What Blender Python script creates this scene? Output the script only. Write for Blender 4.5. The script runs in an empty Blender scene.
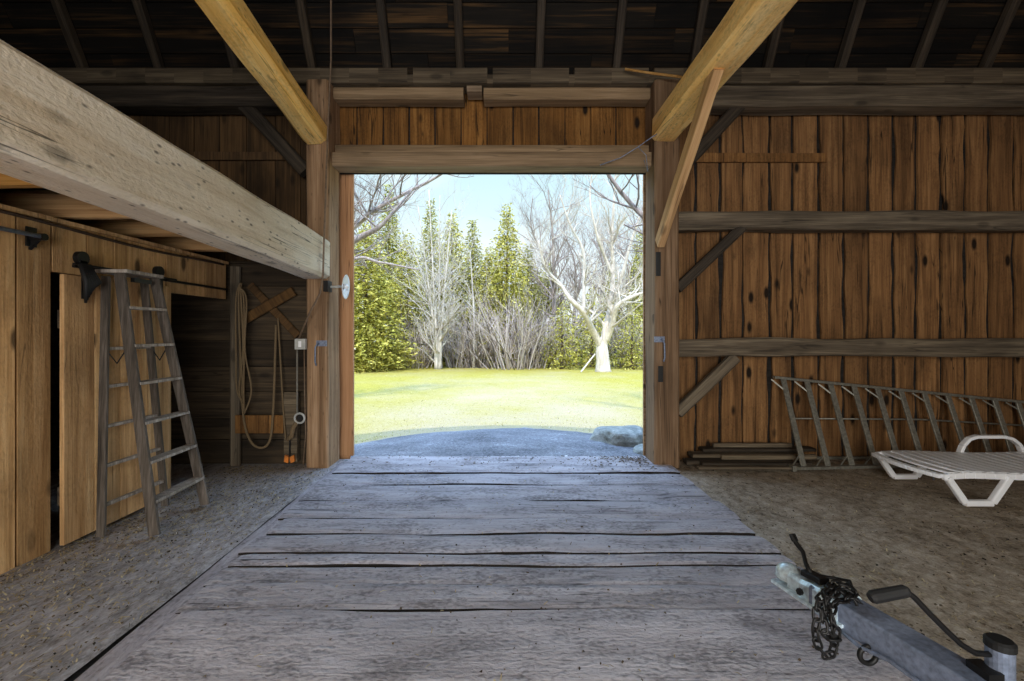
import bpy, bmesh, math, random
from mathutils import Vector, Matrix, noise

R = math.radians
random.seed(7)
sc = bpy.context.scene
col = sc.collection

# ------------------------------------------------------------------ camera
F = 455.0; PX = 507.0; PY = 333.0; CH = 1.4
cam = bpy.data.cameras.new('camera'); co = bpy.data.objects.new('camera', cam); col.objects.link(co)
co.location = (0, 0, CH); co.rotation_euler = (R(90), 0, 0)
cam.sensor_width = 36; cam.lens = F / 1024 * 36
cam.shift_x = (512 - PX) / 1024; cam.shift_y = (PY - 340.5) / 1024
cam.clip_start = .02; cam.clip_end = 400
sc.camera = co

# ------------------------------------------------------------------ light
sc.view_settings.view_transform = 'Standard'; sc.view_settings.look = 'None'
sc.view_settings.gamma = 1; sc.view_settings.use_curve_mapping = False
sc.view_settings.exposure = 0.68
SKY = 0.74; SKY_HIGH = 3.9; SUN = 2.6; REAR = 265.0
sc.cycles.max_bounces = 10; sc.cycles.diffuse_bounces = 7; sc.cycles.glossy_bounces = 3
sc.cycles.sample_clamp_indirect = 6.0
sc.cycles.use_denoising = True

w = bpy.data.worlds.new('sky'); sc.world = w; w.use_nodes = True
nt = w.node_tree; nt.nodes.clear()
def NN(t, kind, **kw):
    n = t.nodes.new(kind)
    for k, v in kw.items(): setattr(n, k, v)
    return n
out = NN(nt, 'ShaderNodeOutputWorld'); bg = NN(nt, 'ShaderNodeBackground')
tc = NN(nt, 'ShaderNodeTexCoord'); sep = NN(nt, 'ShaderNodeSeparateXYZ')
nt.links.new(tc.outputs['Generated'], sep.inputs[0])
rmp = NN(nt, 'ShaderNodeValToRGB')
rmp.color_ramp.elements[0].position = 0.0; rmp.color_ramp.elements[0].color = (0.93, 0.97, 1.0, 1)
rmp.color_ramp.elements[1].position = 0.9; rmp.color_ramp.elements[1].color = (0.26, 0.46, 0.86, 1)
e = rmp.color_ramp.elements.new(0.32); e.color = (0.60, 0.83, 0.93, 1)
e = rmp.color_ramp.elements.new(0.14); e.color = (0.80, 0.92, 0.98, 1)
nt.links.new(sep.outputs[2], rmp.inputs[0])
mp = NN(nt, 'ShaderNodeMapping'); mp.inputs['Scale'].default_value = (1.5, 1.5, 4)
ns = NN(nt, 'ShaderNodeTexNoise'); ns.inputs['Scale'].default_value = 2.0; ns.inputs['Detail'].default_value = 6
nt.links.new(tc.outputs['Generated'], mp.inputs[0]); nt.links.new(mp.outputs[0], ns.inputs['Vector'])
cr = NN(nt, 'ShaderNodeMapRange'); cr.inputs[1].default_value = .5; cr.inputs[2].default_value = .75
cr.inputs[4].default_value = .6
nt.links.new(ns.outputs[0], cr.inputs[0])
mx = NN(nt, 'ShaderNodeMixRGB'); mx.inputs[2].default_value = (1, 1, 1, 1)
nt.links.new(cr.outputs[0], mx.inputs[0]); nt.links.new(rmp.outputs[0], mx.inputs[1])
nt.links.new(mx.outputs[0], bg.inputs[0]); 
hi = NN(nt, 'ShaderNodeMapRange', interpolation_type='SMOOTHSTEP')          # sky boosted above the visible band, added to light the interior
hi.inputs[1].default_value = .33; hi.inputs[2].default_value = .62; hi.inputs[3].default_value = SKY; hi.inputs[4].default_value = SKY_HIGH
nt.links.new(sep.outputs[2], hi.inputs[0]); nt.links.new(hi.outputs[0], bg.inputs[1])
nt.links.new(bg.outputs[0], out.inputs[0])

sd = bpy.data.lights.new('sun', 'SUN'); sd.energy = SUN; sd.angle = R(.6); sd.color = (1, .95, .86)
so = bpy.data.objects.new('sun', sd); col.objects.link(so)
az = R(6); el = R(52)                      # the sun stands behind the barn
dv = Vector((math.sin(az) * math.cos(el), math.cos(az) * math.cos(el), -math.sin(el)))
so.rotation_euler = dv.to_track_quat('-Z', 'Y').to_euler(); so.location = (0, -20, 30)

ad = bpy.data.lights.new('rear_fill_light', 'AREA'); ad.shape = 'RECTANGLE'  # added fill lamp standing in for daylight from an unseen rear doorway
ad.size = 4.4; ad.size_y = 3.4; ad.energy = REAR; ad.color = (1.0, .96, .89)
ao = bpy.data.objects.new('rear_fill_light', ad); col.objects.link(ao)
ao.location = (0, -4.25, 1.8); ao.rotation_euler = (R(90), 0, 0)
ao.rotation_euler = Vector((0, 1, -.5)).to_track_quat('-Z', 'Y').to_euler()

# ------------------------------------------------------------------ helpers
def at(x, y, Y):
    return Vector(((x - PX) * Y / F, Y, CH + (PY - y) * Y / F))

def tag(o, label=None, cat=None, group=None, kind=None):
    if label: o['label'] = label
    if cat: o['category'] = cat
    if group: o['group'] = group
    if kind: o['kind'] = kind
    return o

def empty(name, loc=(0, 0, 0), rz=0):
    o = bpy.data.objects.new(name, None); col.objects.link(o)
    o.location = loc; o.rotation_euler = (0, 0, rz); o.empty_display_size = .1
    return o

class MB:
    def __init__(s): s.v = []; s.f = []; s.m = []
    def face(s, pts, mi=0):
        b = len(s.v); s.v += [tuple(p) for p in pts]; s.f.append(tuple(range(b, b + len(pts)))); s.m.append(mi)
    def box(s, a, b, mi=0):
        x0, y0, z0 = a; x1, y1, z1 = b
        k = len(s.v)
        s.v += [(x0,y0,z0),(x1,y0,z0),(x1,y1,z0),(x0,y1,z0),(x0,y0,z1),(x1,y0,z1),(x1,y1,z1),(x0,y1,z1)]
        for q in ((0,3,2,1),(4,5,6,7),(0,1,5,4),(1,2,6,5),(2,3,7,6),(3,0,4,7)):
            s.f.append(tuple(k + i for i in q)); s.m.append(mi)
    def bar(s, p0, p1, w, h, up=(0, 0, 1), cham=0.0, taper=1.0, mi=0):
        """rectangular bar from p0 to p1; h along 'up', w across"""
        p0 = Vector(p0); p1 = Vector(p1); d = (p1 - p0).normalized(); up = Vector(up)
        if abs(d.dot(up)) > .98: up = Vector((0, 1, 0)) if abs(d.y) < .9 else Vector((1, 0, 0))
        sx = d.cross(up).normalized(); uz = sx.cross(d).normalized()
        a, b = w / 2, h / 2; c = cham
        if c: prof = [(-a+c,-b),(a-c,-b),(a,-b+c),(a,b-c),(a-c,b),(-a+c,b),(-a,b-c),(-a,-b+c)]
        else: prof = [(-a,-b),(a,-b),(a,b),(-a,b)]
        n = len(prof); k = len(s.v)
        for p, t in ((p0, 1.0), (p1, taper)):
            s.v += [tuple(p + sx * q[0] * t + uz * q[1] * t) for q in prof]
        for i in range(n):
            j = (i + 1) % n
            s.f.append((k+i, k+j, k+n+j, k+n+i)); s.m.append(mi)
        s.f.append(tuple(k + i for i in reversed(range(n)))); s.f.append(tuple(k + n + i for i in range(n))); s.m += [mi, mi]
    def tube(s, pts, r, n=8, cap=True, closed=False, mi=0):
        pts = [Vector(p) for p in pts]; m = len(pts)
        rs = r if isinstance(r, (list, tuple)) else [r] * m
        k = len(s.v); prev = None
        for i, p in enumerate(pts):
            if closed: d = pts[(i + 1) % m] - pts[i - 1]
            else: d = pts[min(i + 1, m - 1)] - pts[max(i - 1, 0)]
            if d.length < 1e-9: d = Vector((0, 0, 1))
            d.normalize()
            if prev is None:
                a = Vector((0, 0, 1)) if abs(d.z) < .9 else Vector((1, 0, 0))
                u = d.cross(a).normalized()
            else:
                u = (prev - d * prev.dot(d))
                if u.length < 1e-6: u = d.orthogonal()
                u.normalize()
            prev = u; v = d.cross(u)
            for j in range(n):
                t = 2 * math.pi * j / n
                s.v.append(tuple(p + (u * math.cos(t) + v * math.sin(t)) * rs[i]))
        for i in range(m if closed else m - 1):
            i2 = (i + 1) % m
            for j in range(n):
                j2 = (j + 1) % n
                s.f.append((k+i*n+j, k+i*n+j2, k+i2*n+j2, k+i2*n+j)); s.m.append(mi)
        if cap and not closed:
            s.f.append(tuple(k + j for j in reversed(range(n)))); s.f.append(tuple(k + (m-1)*n + j for j in range(n))); s.m += [mi, mi]
    def prism(s, poly, d, mi=0):
        """poly: list of 3D points; extruded by vector d"""
        d = Vector(d); n = len(poly); k = len(s.v)
        s.v += [tuple(Vector(p)) for p in poly] + [tuple(Vector(p) + d) for p in poly]
        s.f.append(tuple(k + i for i in reversed(range(n)))); s.f.append(tuple(k + n + i for i in range(n))); s.m += [mi, mi]
        for i in range(n):
            j = (i + 1) % n
            s.f.append((k+i, k+j, k+n+j, k+n+i)); s.m.append(mi)
    def build(s, name, mat, parent=None, smooth=False, bevel=0, loc=None):
        me = bpy.data.meshes.new(name); me.from_pydata(s.v, [], s.f)
        mats = mat if isinstance(mat, (list, tuple)) else [mat]
        for q in mats: me.materials.append(q)
        me.polygons.foreach_set('material_index', s.m)
        if smooth: me.polygons.foreach_set('use_smooth', [True] * len(me.polygons))
        me.update()
        bm = bmesh.new(); bm.from_mesh(me)
        if len(s.f) < 60000: bmesh.ops.recalc_face_normals(bm, faces=bm.faces)
        bm.to_mesh(me); bm.free()
        o = bpy.data.objects.new(name, me); col.objects.link(o)
        if parent: o.parent = parent
        if loc: o.location = loc
        if bevel:
            b = o.modifiers.new('bevel', 'BEVEL'); b.width = bevel; b.segments = 2; b.limit_method = 'ANGLE'; b.angle_limit = R(35)
        return o

# ------------------------------------------------------------------ materials
def srgb(c):
    return tuple(((v / 255) / 12.92 if v / 255 <= .04045 else ((v / 255 + .055) / 1.055) ** 2.4) for v in c) + (1,)

def base_mat(name):
    m = bpy.data.materials.new(name); m.use_nodes = True; t = m.node_tree
    b = t.nodes['Principled BSDF']
    return m, t, b

def wood(name, dark, mid, light, axis='x', grain=9.0, rough=.85, bump=.35, knots=.5, island=.35, stain=.35, spots=0.0, wscale=1.0, cracks=.5, al=1.0, pit=0.0):
    m, t, b = base_mat(name); L = t.links.new
    tc = NN(t, 'ShaderNodeTexCoord'); oi = NN(t, 'ShaderNodeObjectInfo'); ge = NN(t, 'ShaderNodeNewGeometry')
    off = NN(t, 'ShaderNodeVectorMath', operation='ADD')
    rr = NN(t, 'ShaderNodeMath', operation='ADD'); L(oi.outputs['Random'], rr.inputs[0]); L(ge.outputs['Random Per Island'], rr.inputs[1])
    mul = NN(t, 'ShaderNodeMath', operation='MULTIPLY'); L(rr.outputs[0], mul.inputs[0]); mul.inputs[1].default_value = 37.0
    L(tc.outputs['Object'], off.inputs[0]); L(mul.outputs[0], off.inputs[1])
    def mapped(across, along):
        mp = NN(t, 'ShaderNodeMapping'); s = [across] * 3; s['xyz'.index(axis)] = along
        mp.inputs['Scale'].default_value = s; L(off.outputs[0], mp.inputs[0]); return mp.outputs[0]
    def nz(vec, scale, detail=5, dist=0):
        n = NN(t, 'ShaderNodeTexNoise'); n.inputs['Scale'].default_value = scale; n.inputs['Detail'].default_value = detail
        n.inputs['Distortion'].default_value = dist; L(vec, n.inputs['Vector']); return n.outputs[0]
    g1 = nz(mapped(grain * 1.2, grain * .05 * al), 2.2 * wscale, 6, .6)
    g2 = nz(mapped(grain * 6, grain * .16 * al), 2.5 * wscale, 3)
    big = nz(mapped(1.4, .8), 1.6, 4)
    cr_ = NN(t, 'ShaderNodeValToRGB'); el_ = cr_.color_ramp.elements
    el_[0].position = .28; el_[0].color = srgb(dark); el_[1].position = .74; el_[1].color = srgb(light)
    q = el_.new(.5); q.color = srgb(mid)
    a1 = NN(t, 'ShaderNodeMath', operation='MULTIPLY_ADD'); L(g2, a1.inputs[0]); a1.inputs[1].default_value = .45
    a2 = NN(t, 'ShaderNodeMath', operation='MULTIPLY'); L(g1, a2.inputs[0]); a2.inputs[1].default_value = .75; L(a2.outputs[0], a1.inputs[2])
    a3 = NN(t, 'ShaderNodeMath', operation='SUBTRACT'); L(a1.outputs[0], a3.inputs[0]); a3.inputs[1].default_value = .1
    L(a3.outputs[0], cr_.inputs[0])
    cur = cr_.outputs[0]
    def darken(fac_socket, amt, colr):
        nonlocal cur
        mu = NN(t, 'ShaderNodeMath', operation='MULTIPLY'); L(fac_socket, mu.inputs[0]); mu.inputs[1].default_value = amt
        mx = NN(t, 'ShaderNodeMixRGB'); L(mu.outputs[0], mx.inputs[0]); L(cur, mx.inputs[1]); mx.inputs[2].default_value = srgb(colr)
        cur = mx.outputs[0]
    def rng(sock, a, b_, c=0., d=1.):
        n = NN(t, 'ShaderNodeMapRange'); n.inputs[1].default_value = a; n.inputs[2].default_value = b_; n.inputs[3].default_value = c; n.inputs[4].default_value = d
        L(sock, n.inputs[0]); return n.outputs[0]
    dk = tuple(v * .35 for v in dark)
    if stain: darken(rng(big, .5, .72), stain, dk)
    if island:
        hs = NN(t, 'ShaderNodeHueSaturation'); L(cur, hs.inputs['Color'])
        L(rng(ge.outputs['Random Per Island'], 0, 1, 1 - island, 1 + island), hs.inputs['Value'])
        L(rng(oi.outputs['Random'], 0, 1, .9, 1.1), hs.inputs['Saturation'])
        cur = hs.outputs[0]
    hgt = a3.outputs[0]
    if pit:
        p1 = nz(mapped(60, 34), 1.0, 6, .3); p2 = nz(mapped(6, 3.5), 1.0, 4)
        pm = NN(t, 'ShaderNodeMath', operation='MULTIPLY_ADD'); L(p2, pm.inputs[0]); pm.inputs[1].default_value = .5
        pq = NN(t, 'ShaderNodeMath', operation='MULTIPLY'); L(p1, pq.inputs[0]); pq.inputs[1].default_value = .6; L(pq.outputs[0], pm.inputs[2])
        darken(rng(pm.outputs[0], .56, .40), pit, tuple(v * .42 for v in dark))
        ha = NN(t, 'ShaderNodeMath', operation='MULTIPLY_ADD'); L(pm.outputs[0], ha.inputs[0]); ha.inputs[1].default_value = 1.6; L(hgt, ha.inputs[2]); hgt = ha.outputs[0]
    if knots:
        vo = NN(t, 'ShaderNodeTexVoronoi'); vo.inputs['Scale'].default_value = 1.0; L(mapped(6.0, 2.6), vo.inputs['Vector'])
        vc = NN(t, 'ShaderNodeSeparateColor'); L(vo.outputs['Color'], vc.inputs[0])
        k1 = rng(vo.outputs['Distance'], .12, .23, 1, 0); k2 = rng(vc.outputs[0], .55, .6, 0, 1)
        kk = NN(t, 'ShaderNodeMath', operation='MULTIPLY'); L(k1, kk.inputs[0]); L(k2, kk.inputs[1])
        darken(kk.outputs[0], knots, tuple(v * .4 for v in dark))
    if cracks:
        c1 = nz(mapped(14, .5), 1.0, 2); c2 = NN(t, 'ShaderNodeMath', operation='SUBTRACT'); L(c1, c2.inputs[0]); c2.inputs[1].default_value = .5
        c3 = NN(t, 'ShaderNodeMath', operation='ABSOLUTE'); L(c2.outputs[0], c3.inputs[0])
        c4 = rng(c3.outputs[0], .004, .012, 1, 0)
        c5 = rng(nz(mapped(2, .7), 1.3, 2), .5, .58)
        cc = NN(t, 'ShaderNodeMath', operation='MULTIPLY'); L(c4, cc.inputs[0]); L(c5, cc.inputs[1])
        darken(cc.outputs[0], cracks, tuple(v * .25 for v in dark))
    if spots:
        vo = NN(t, 'ShaderNodeTexVoronoi'); vo.inputs['Scale'].default_value = 1.0; L(mapped(24, 11), vo.inputs['Vector'])
        vc = NN(t, 'ShaderNodeSeparateColor'); L(vo.outputs['Color'], vc.inputs[0])
        k1 = rng(vo.outputs['Distance'], .12, .26, 1, 0); k2 = rng(vc.outputs[1], .5, .54, 0, 1)
        kk = NN(t, 'ShaderNodeMath', operation='MULTIPLY'); L(k1, kk.inputs[0]); L(k2, kk.inputs[1])
        darken(kk.outputs[0], spots, tuple(v * .35 for v in dark))
    L(cur, b.inputs['Base Color']); b.inputs['Roughness'].default_value = rough
    b.inputs['Specular IOR Level'].default_value = .25
    bp = NN(t, 'ShaderNodeBump'); bp.inputs['Strength'].default_value = bump; bp.inputs['Distance'].default_value = .01
    L(hgt, bp.inputs['Height']); L(bp.outputs[0], b.inputs['Normal'])
    return m

def plain(name, c, rough=.6, metal=0.0, bump=0., nscale=30., var=.15, trans=0.):
    m, t, b = base_mat(name); L = t.links.new
    tc = NN(t, 'ShaderNodeTexCoord'); n = NN(t, 'ShaderNodeTexNoise'); n.inputs['Scale'].default_value = nscale; n.inputs['Detail'].default_value = 5
    L(tc.outputs['Object'], n.inputs['Vector'])
    r = NN(t, 'ShaderNodeValToRGB'); e = r.color_ramp.elements
    e[0].position = .3; e[1].position = .7
    e[0].color = srgb([v * (1 - var) for v in c]); e[1].color = srgb([min(255, v * (1 + var)) for v in c])
    L(n.outputs[0], r.inputs[0]); L(r.outputs[0], b.inputs['Base Color'])
    b.inputs['Roughness'].default_value = rough; b.inputs['Metallic'].default_value = metal
    if bump:
        bp = NN(t, 'ShaderNodeBump'); bp.inputs['Strength'].default_value = bump; bp.inputs['Distance'].default_value = .01
        L(n.outputs[0], bp.inputs['Height']); L(bp.outputs[0], b.inputs['Normal'])
    return m

def speckle(name, cols, scales=(3, 30, 120), rough=.95, bump=.6, dist=.01, stretch=(1, 1, 1)):
    """earth / gravel / grass: several noises through a colour ramp"""
    m, t, b = base_mat(name); L = t.links.new
    tc = NN(t, 'ShaderNodeTexCoord'); mp = NN(t, 'ShaderNodeMapping'); mp.inputs['Scale'].default_value = stretch
    L(tc.outputs['Object'], mp.inputs[0]); ns_ = []
    for s in scales:
        n = NN(t, 'ShaderNodeTexNoise'); n.inputs['Scale'].default_value = s; n.inputs['Detail'].default_value = 4; n.inputs['Roughness'].default_value = .65
        L(mp.outputs[0], n.inputs['Vector']); ns_.append(n.outputs[0])
    a = NN(t, 'ShaderNodeMath', operation='MULTIPLY_ADD'); L(ns_[1], a.inputs[0]); a.inputs[1].default_value = .4
    c = NN(t, 'ShaderNodeMath', operation='MULTIPLY'); L(ns_[2], c.inputs[0]); c.inputs[1].default_value = .3; L(c.outputs[0], a.inputs[2])
    d = NN(t, 'ShaderNodeMath', operation='MULTIPLY_ADD'); L(ns_[0], d.inputs[0]); d.inputs[1].default_value = .3; L(a.outputs[0], d.inputs[2])
    r = NN(t, 'ShaderNodeValToRGB'); e = r.color_ramp.elements
    e[0].position = .36; e[0].color = srgb(cols[0]); e[1].position = .66; e[1].color = srgb(cols[-1])
    for i, cc in enumerate(cols[1:-1]):
        q = e.new(.36 + .30 * (i + 1) / (len(cols) - 1)); q.color = srgb(cc)
    L(d.outputs[0], r.inputs[0]); L(r.outputs[0], b.inputs['Base Color'])
    b.inputs['Roughness'].default_value = rough; b.inputs['Specular IOR Level'].default_value = .15
    bp = NN(t, 'ShaderNodeBump'); bp.inputs['Strength'].default_value = bump; bp.inputs['Distance'].default_value = dist
    L(d.outputs[0], bp.inputs['Height']); L(bp.outputs[0], b.inputs['Normal'])
    return m

def leafy(name, ca, cb, cc, tr=.25):
    m, t, b = base_mat(name); L = t.links.new
    ge = NN(t, 'ShaderNodeNewGeometry'); r = NN(t, 'ShaderNodeValToRGB'); e = r.color_ramp.elements
    e[0].color = srgb([v * .55 for v in ca]); e[0].position = .0; q = e.new(.3); q.color = srgb(ca); e[1].color = srgb(cc); e[1].position = 1.; q = e.new(.5); q.color = srgb(cb)
    L(ge.outputs['Random Per Island'], r.inputs[0]); L(r.outputs[0], b.inputs['Base Color']); b.inputs['Roughness'].default_value = .8
    b.inputs['Specular IOR Level'].default_value = .1
    tl = NN(t, 'ShaderNodeBsdfTranslucent'); L(r.outputs[0], tl.inputs[0]); mx = NN(t, 'ShaderNodeMixShader'); mx.inputs[0].default_value = tr
    L(b.outputs[0], mx.inputs[1]); L(tl.outputs[0], mx.inputs[2]); L(mx.outputs[0], t.nodes['Material Output'].inputs[0])
    return m

M = {}
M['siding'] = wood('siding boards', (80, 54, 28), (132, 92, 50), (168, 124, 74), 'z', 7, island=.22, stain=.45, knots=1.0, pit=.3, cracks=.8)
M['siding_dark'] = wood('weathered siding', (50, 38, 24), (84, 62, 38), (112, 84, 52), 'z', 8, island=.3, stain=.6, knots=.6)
M['partition'] = wood('partition boards', (150, 112, 70), (192, 150, 100), (218, 180, 130), 'z', 8, island=.22, stain=.4, knots=.85, pit=.2)
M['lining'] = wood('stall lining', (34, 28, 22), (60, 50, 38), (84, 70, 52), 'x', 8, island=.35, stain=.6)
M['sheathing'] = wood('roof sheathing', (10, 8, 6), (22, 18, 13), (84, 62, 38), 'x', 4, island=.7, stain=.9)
M['hewn_pale'] = wood('pale hewn timber', (208, 186, 156), (228, 212, 188), (240, 228, 210), 'x', 3, al=3.0, pit=.12, island=.05, stain=.12, knots=.5, spots=.75, bump=.7, cracks=.8)
M['hewn_yellow'] = wood('yellow hewn timber', (226, 168, 88), (246, 198, 122), (252, 220, 156), 'x', 3, al=1.6, pit=.25, island=.05, stain=.15, knots=.6, spots=.35, bump=.5)
M['hewn_grey'] = wood('grey hewn timber', (62, 54, 44), (104, 92, 76), (142, 128, 106), 'x', 7, island=.1, stain=.4, knots=.5, bump=.7)
M['plate'] = wood('grey plate timber', (56, 48, 38), (92, 80, 64), (126, 112, 90), 'x', 5, island=0, stain=.5, knots=.5, bump=.7)
M['hewn_dark'] = wood('dark hewn timber', (36, 31, 26), (62, 54, 45), (90, 78, 64), 'x', 7, island=.1, stain=.5, bump=.6)
M['hewn_post'] = wood('brown hewn post', (112, 84, 58), (156, 122, 88), (196, 162, 126), 'x', 6, island=.05, stain=.35, knots=.7, spots=.3, bump=.7, cracks=.8)
M['post_grey'] = wood('grey brown post', (84, 66, 50), (124, 100, 78), (152, 128, 104), 'x', 6, island=.05, stain=.3, knots=.6, bump=.6, cracks=.8)
M['lintel'] = wood('lintel timber', (104, 86, 66), (142, 120, 94), (172, 148, 120), 'x', 6, island=.1, stain=.3, bump=.5)
M['door_board'] = wood('orange door board', (160, 112, 70), (188, 136, 90), (206, 156, 108), 'z', 7, island=.1, stain=.1, knots=.6)
M['brace_new'] = wood('sawn brace', (150, 108, 62), (190, 146, 92), (216, 176, 120), 'x', 7, island=.05, stain=.2)
M['plank'] = wood('worn floor planks', (146, 140, 142), (180, 174, 177), (200, 195, 199), 'x', 3.0, island=.12, stain=.2, knots=.1, spots=.3, bump=1.0, cracks=.8, rough=.95, al=4.0, pit=.6)
M['plank_y'] = wood('worn sill plank', (132, 126, 126), (172, 166, 170), (196, 190, 194), 'y', 3.2, al=4.0, pit=.5, island=.1, stain=.35, knots=.25, spots=.4, bump=.9, cracks=.9, rough=.9)
M['grime_shade'] = wood('grime and painted gap shade', (24, 21, 19), (38, 34, 31), (56, 50, 46), 'x', 6, island=.1, stain=.3)  # dirty edges, darkened further to paint in the shade of the seams
M['dirt'] = speckle('littered earth floor', [(92, 80, 66), (146, 132, 114), (180, 166, 148), (206, 194, 178)], (2.2, 16, 70), bump=.9, dist=.02, stretch=(1, .8, 1))
M['dirt_left'] = speckle('dusty board floor', [(92, 86, 82), (142, 136, 134), (174, 168, 168), (204, 198, 198)], (2.0, 14, 60), bump=.8, dist=.02, stretch=(1.6, .7, 1))
M['straw'] = leafy('straw litter', (120, 100, 70), (176, 156, 116), (206, 190, 150), .1)
M['litter_dark'] = leafy('dark litter', (66, 56, 46), (92, 78, 62), (120, 104, 84), .05)
M['gravel'] = speckle('grey gravel', [(46, 46, 50), (100, 100, 104), (134, 134, 138), (190, 190, 192)], (1.5, 25, 60), bump=1., dist=.03)
M['bark_pale'] = wood('pale bark', (150, 138, 126), (196, 186, 174), (226, 218, 208), 'z', 6, island=.15, stain=.2, bump=.3, knots=0)
M['bark_grey'] = wood('grey bark', (104, 92, 88), (146, 132, 126), (180, 168, 160), 'z', 6, island=.2, stain=.2, bump=.3, knots=0)
M['bark_brown'] = wood('brown bark', (62, 50, 40), (92, 76, 62), (120, 102, 84), 'z', 6, island=.2, stain=.2, bump=.3, knots=0)
M['needles'] = leafy('evergreen sprays', (124, 126, 58), (184, 178, 82), (222, 210, 122))
M['needles_dark'] = leafy('darker evergreen sprays', (110, 114, 56), (166, 164, 80), (208, 198, 118))
M['twig'] = leafy('bare twigs', (130, 116, 114), (176, 162, 156), (208, 196, 190), .0)
M['steel'] = plain('galvanised steel', (120, 130, 150), .45, .35, .05, 60)
M['zinc'] = plain('zinc plated steel', (200, 216, 228), .35, .35, .05, 60)
M['alu'] = plain('dull aluminium', (132, 130, 120), .5, .55, .05, 40)
M['black'] = plain('black plastic', (9, 9, 10), .7, 0)
M['black_iron'] = plain('blackened iron', (22, 21, 21), .5, .3, .1)
M['rust'] = plain('rusty iron', (70, 54, 42), .7, .4, .2)
M['white_plastic'] = plain('white moulded plastic', (244, 245, 248), .35, 0, 0, 6, .02)
M['white_enamel'] = plain('white enamel', (240, 240, 240), .3, 0, 0, 6, .03)
M['grey_box'] = plain('grey painted metal', (176, 176, 170), .5, 0, 0, 20, .08)
M['rope'] = plain('old hemp rope', (112, 94, 68), .9, 0, .5, 150)
M['conduit'] = plain('dull conduit', (120, 116, 106), .6, 0, 0, 30)
M['cord'] = plain('tan electric cord', (112, 92, 72), .6, 0, 0, 30)
M['ladder_rail'] = wood('ladder rails with painted shade', (52, 46, 40), (86, 78, 70), (124, 114, 106), 'z', 9, island=.08, stain=.2, knots=.2, bump=.3)  # darker than the steps: shadow on the rails is put into their colour
M['old_wood'] = wood('ladder wood', (96, 86, 76), (150, 140, 130), (190, 182, 172), 'z', 9, island=.08, stain=.2, knots=.2, bump=.3)
M['stone'] = speckle('boulder stone', [(96, 98, 92), (140, 142, 136), (176, 176, 168)], (2, 9, 40), bump=.8, dist=.03)
M['orange'] = plain('orange plastic', (206, 120, 44), .5, 0, 0, 20)

# grass: patches of green, straw colour on the trodden way out of the door
def grass_mat():
    m, t, b = base_mat('spring lawn'); L = t.links.new
    tc = NN(t, 'ShaderNodeTexCoord'); sp = NN(t, 'ShaderNodeSeparateXYZ'); L(tc.outputs['Object'], sp.inputs[0])
    def nz(s, d=5):
        n = NN(t, 'ShaderNodeTexNoise'); n.inputs['Scale'].default_value = s; n.inputs['Detail'].default_value = d; n.inputs['Roughness'].default_value = .65
        L(tc.outputs['Object'], n.inputs['Vector']); return n.outputs[0]
    n1 = nz(.45); n2 = nz(9); n3 = nz(45, 2)
    def math_(op, a, b_, c=None):
        q = NN(t, 'ShaderNodeMath', operation=op)
        for i, v in enumerate((a, b_, c)):
            if v is None: continue
            if isinstance(v, (int, float)): q.inputs[i].default_value = v
            else: L(v, q.inputs[i])
        return q.outputs[0]
    ax = math_('ABSOLUTE', math_('ADD', sp.outputs[0], -.3), 0)
    # the worn way: wide near the ramp, thinning with distance
    near = NN(t, 'ShaderNodeMapRange'); L(sp.outputs[1], near.inputs[0]); near.inputs[1].default_value = 8.5; near.inputs[2].default_value = 26; near.inputs[3].default_value = 1.0; near.inputs[4].default_value = .12
    wd = NN(t, 'ShaderNodeMapRange'); L(ax, wd.inputs[0]); wd.inputs[1].default_value = 1.8; wd.inputs[2].default_value = 6.5; wd.inputs[3].default_value = 1; wd.inputs[4].default_value = 0
    f = math_('MULTIPLY', near.outputs[0], wd.outputs[0])
    f = math_('ADD', f, math_('MULTIPLY_ADD', n1, 1.7, -.85)); f = math_('ADD', f, math_('MULTIPLY_ADD', n2, .8, -.4))
    cl = NN(t, 'ShaderNodeClamp'); L(f, cl.inputs[0])
    gr = NN(t, 'ShaderNodeValToRGB'); e = gr.color_ramp.elements; e[0].position = .3; e[0].color = srgb((132, 122, 48)); e[1].position = .7; e[1].color = srgb((174, 162, 82))
    L(math_('MULTIPLY_ADD', n3, .6, math_('MULTIPLY', n2, .4)), gr.inputs[0])
    stw = NN(t, 'ShaderNodeValToRGB'); e = stw.color_ramp.elements; e[0].position = .3; e[0].color = srgb((150, 137, 104)); e[1].position = .7; e[1].color = srgb((182, 168, 138))
    L(n3, stw.inputs[0])
    mx = NN(t, 'ShaderNodeMixRGB'); L(cl.outputs[0], mx.inputs[0]); L(gr.outputs[0], mx.inputs[1]); L(stw.outputs[0], mx.inputs[2])
    L(mx.outputs[0], b.inputs['Base Color']); b.inputs['Roughness'].default_value = 1; b.inputs['Specular IOR Level'].default_value = .05
    bp = NN(t, 'ShaderNodeBump'); bp.inputs['Strength'].default_value = .8; bp.inputs['Distance'].default_value = .03
    L(n3, bp.inputs['Height']); L(bp.outputs[0], b.inputs['Normal'])
    return m
M['grass'] = grass_mat()

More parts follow.
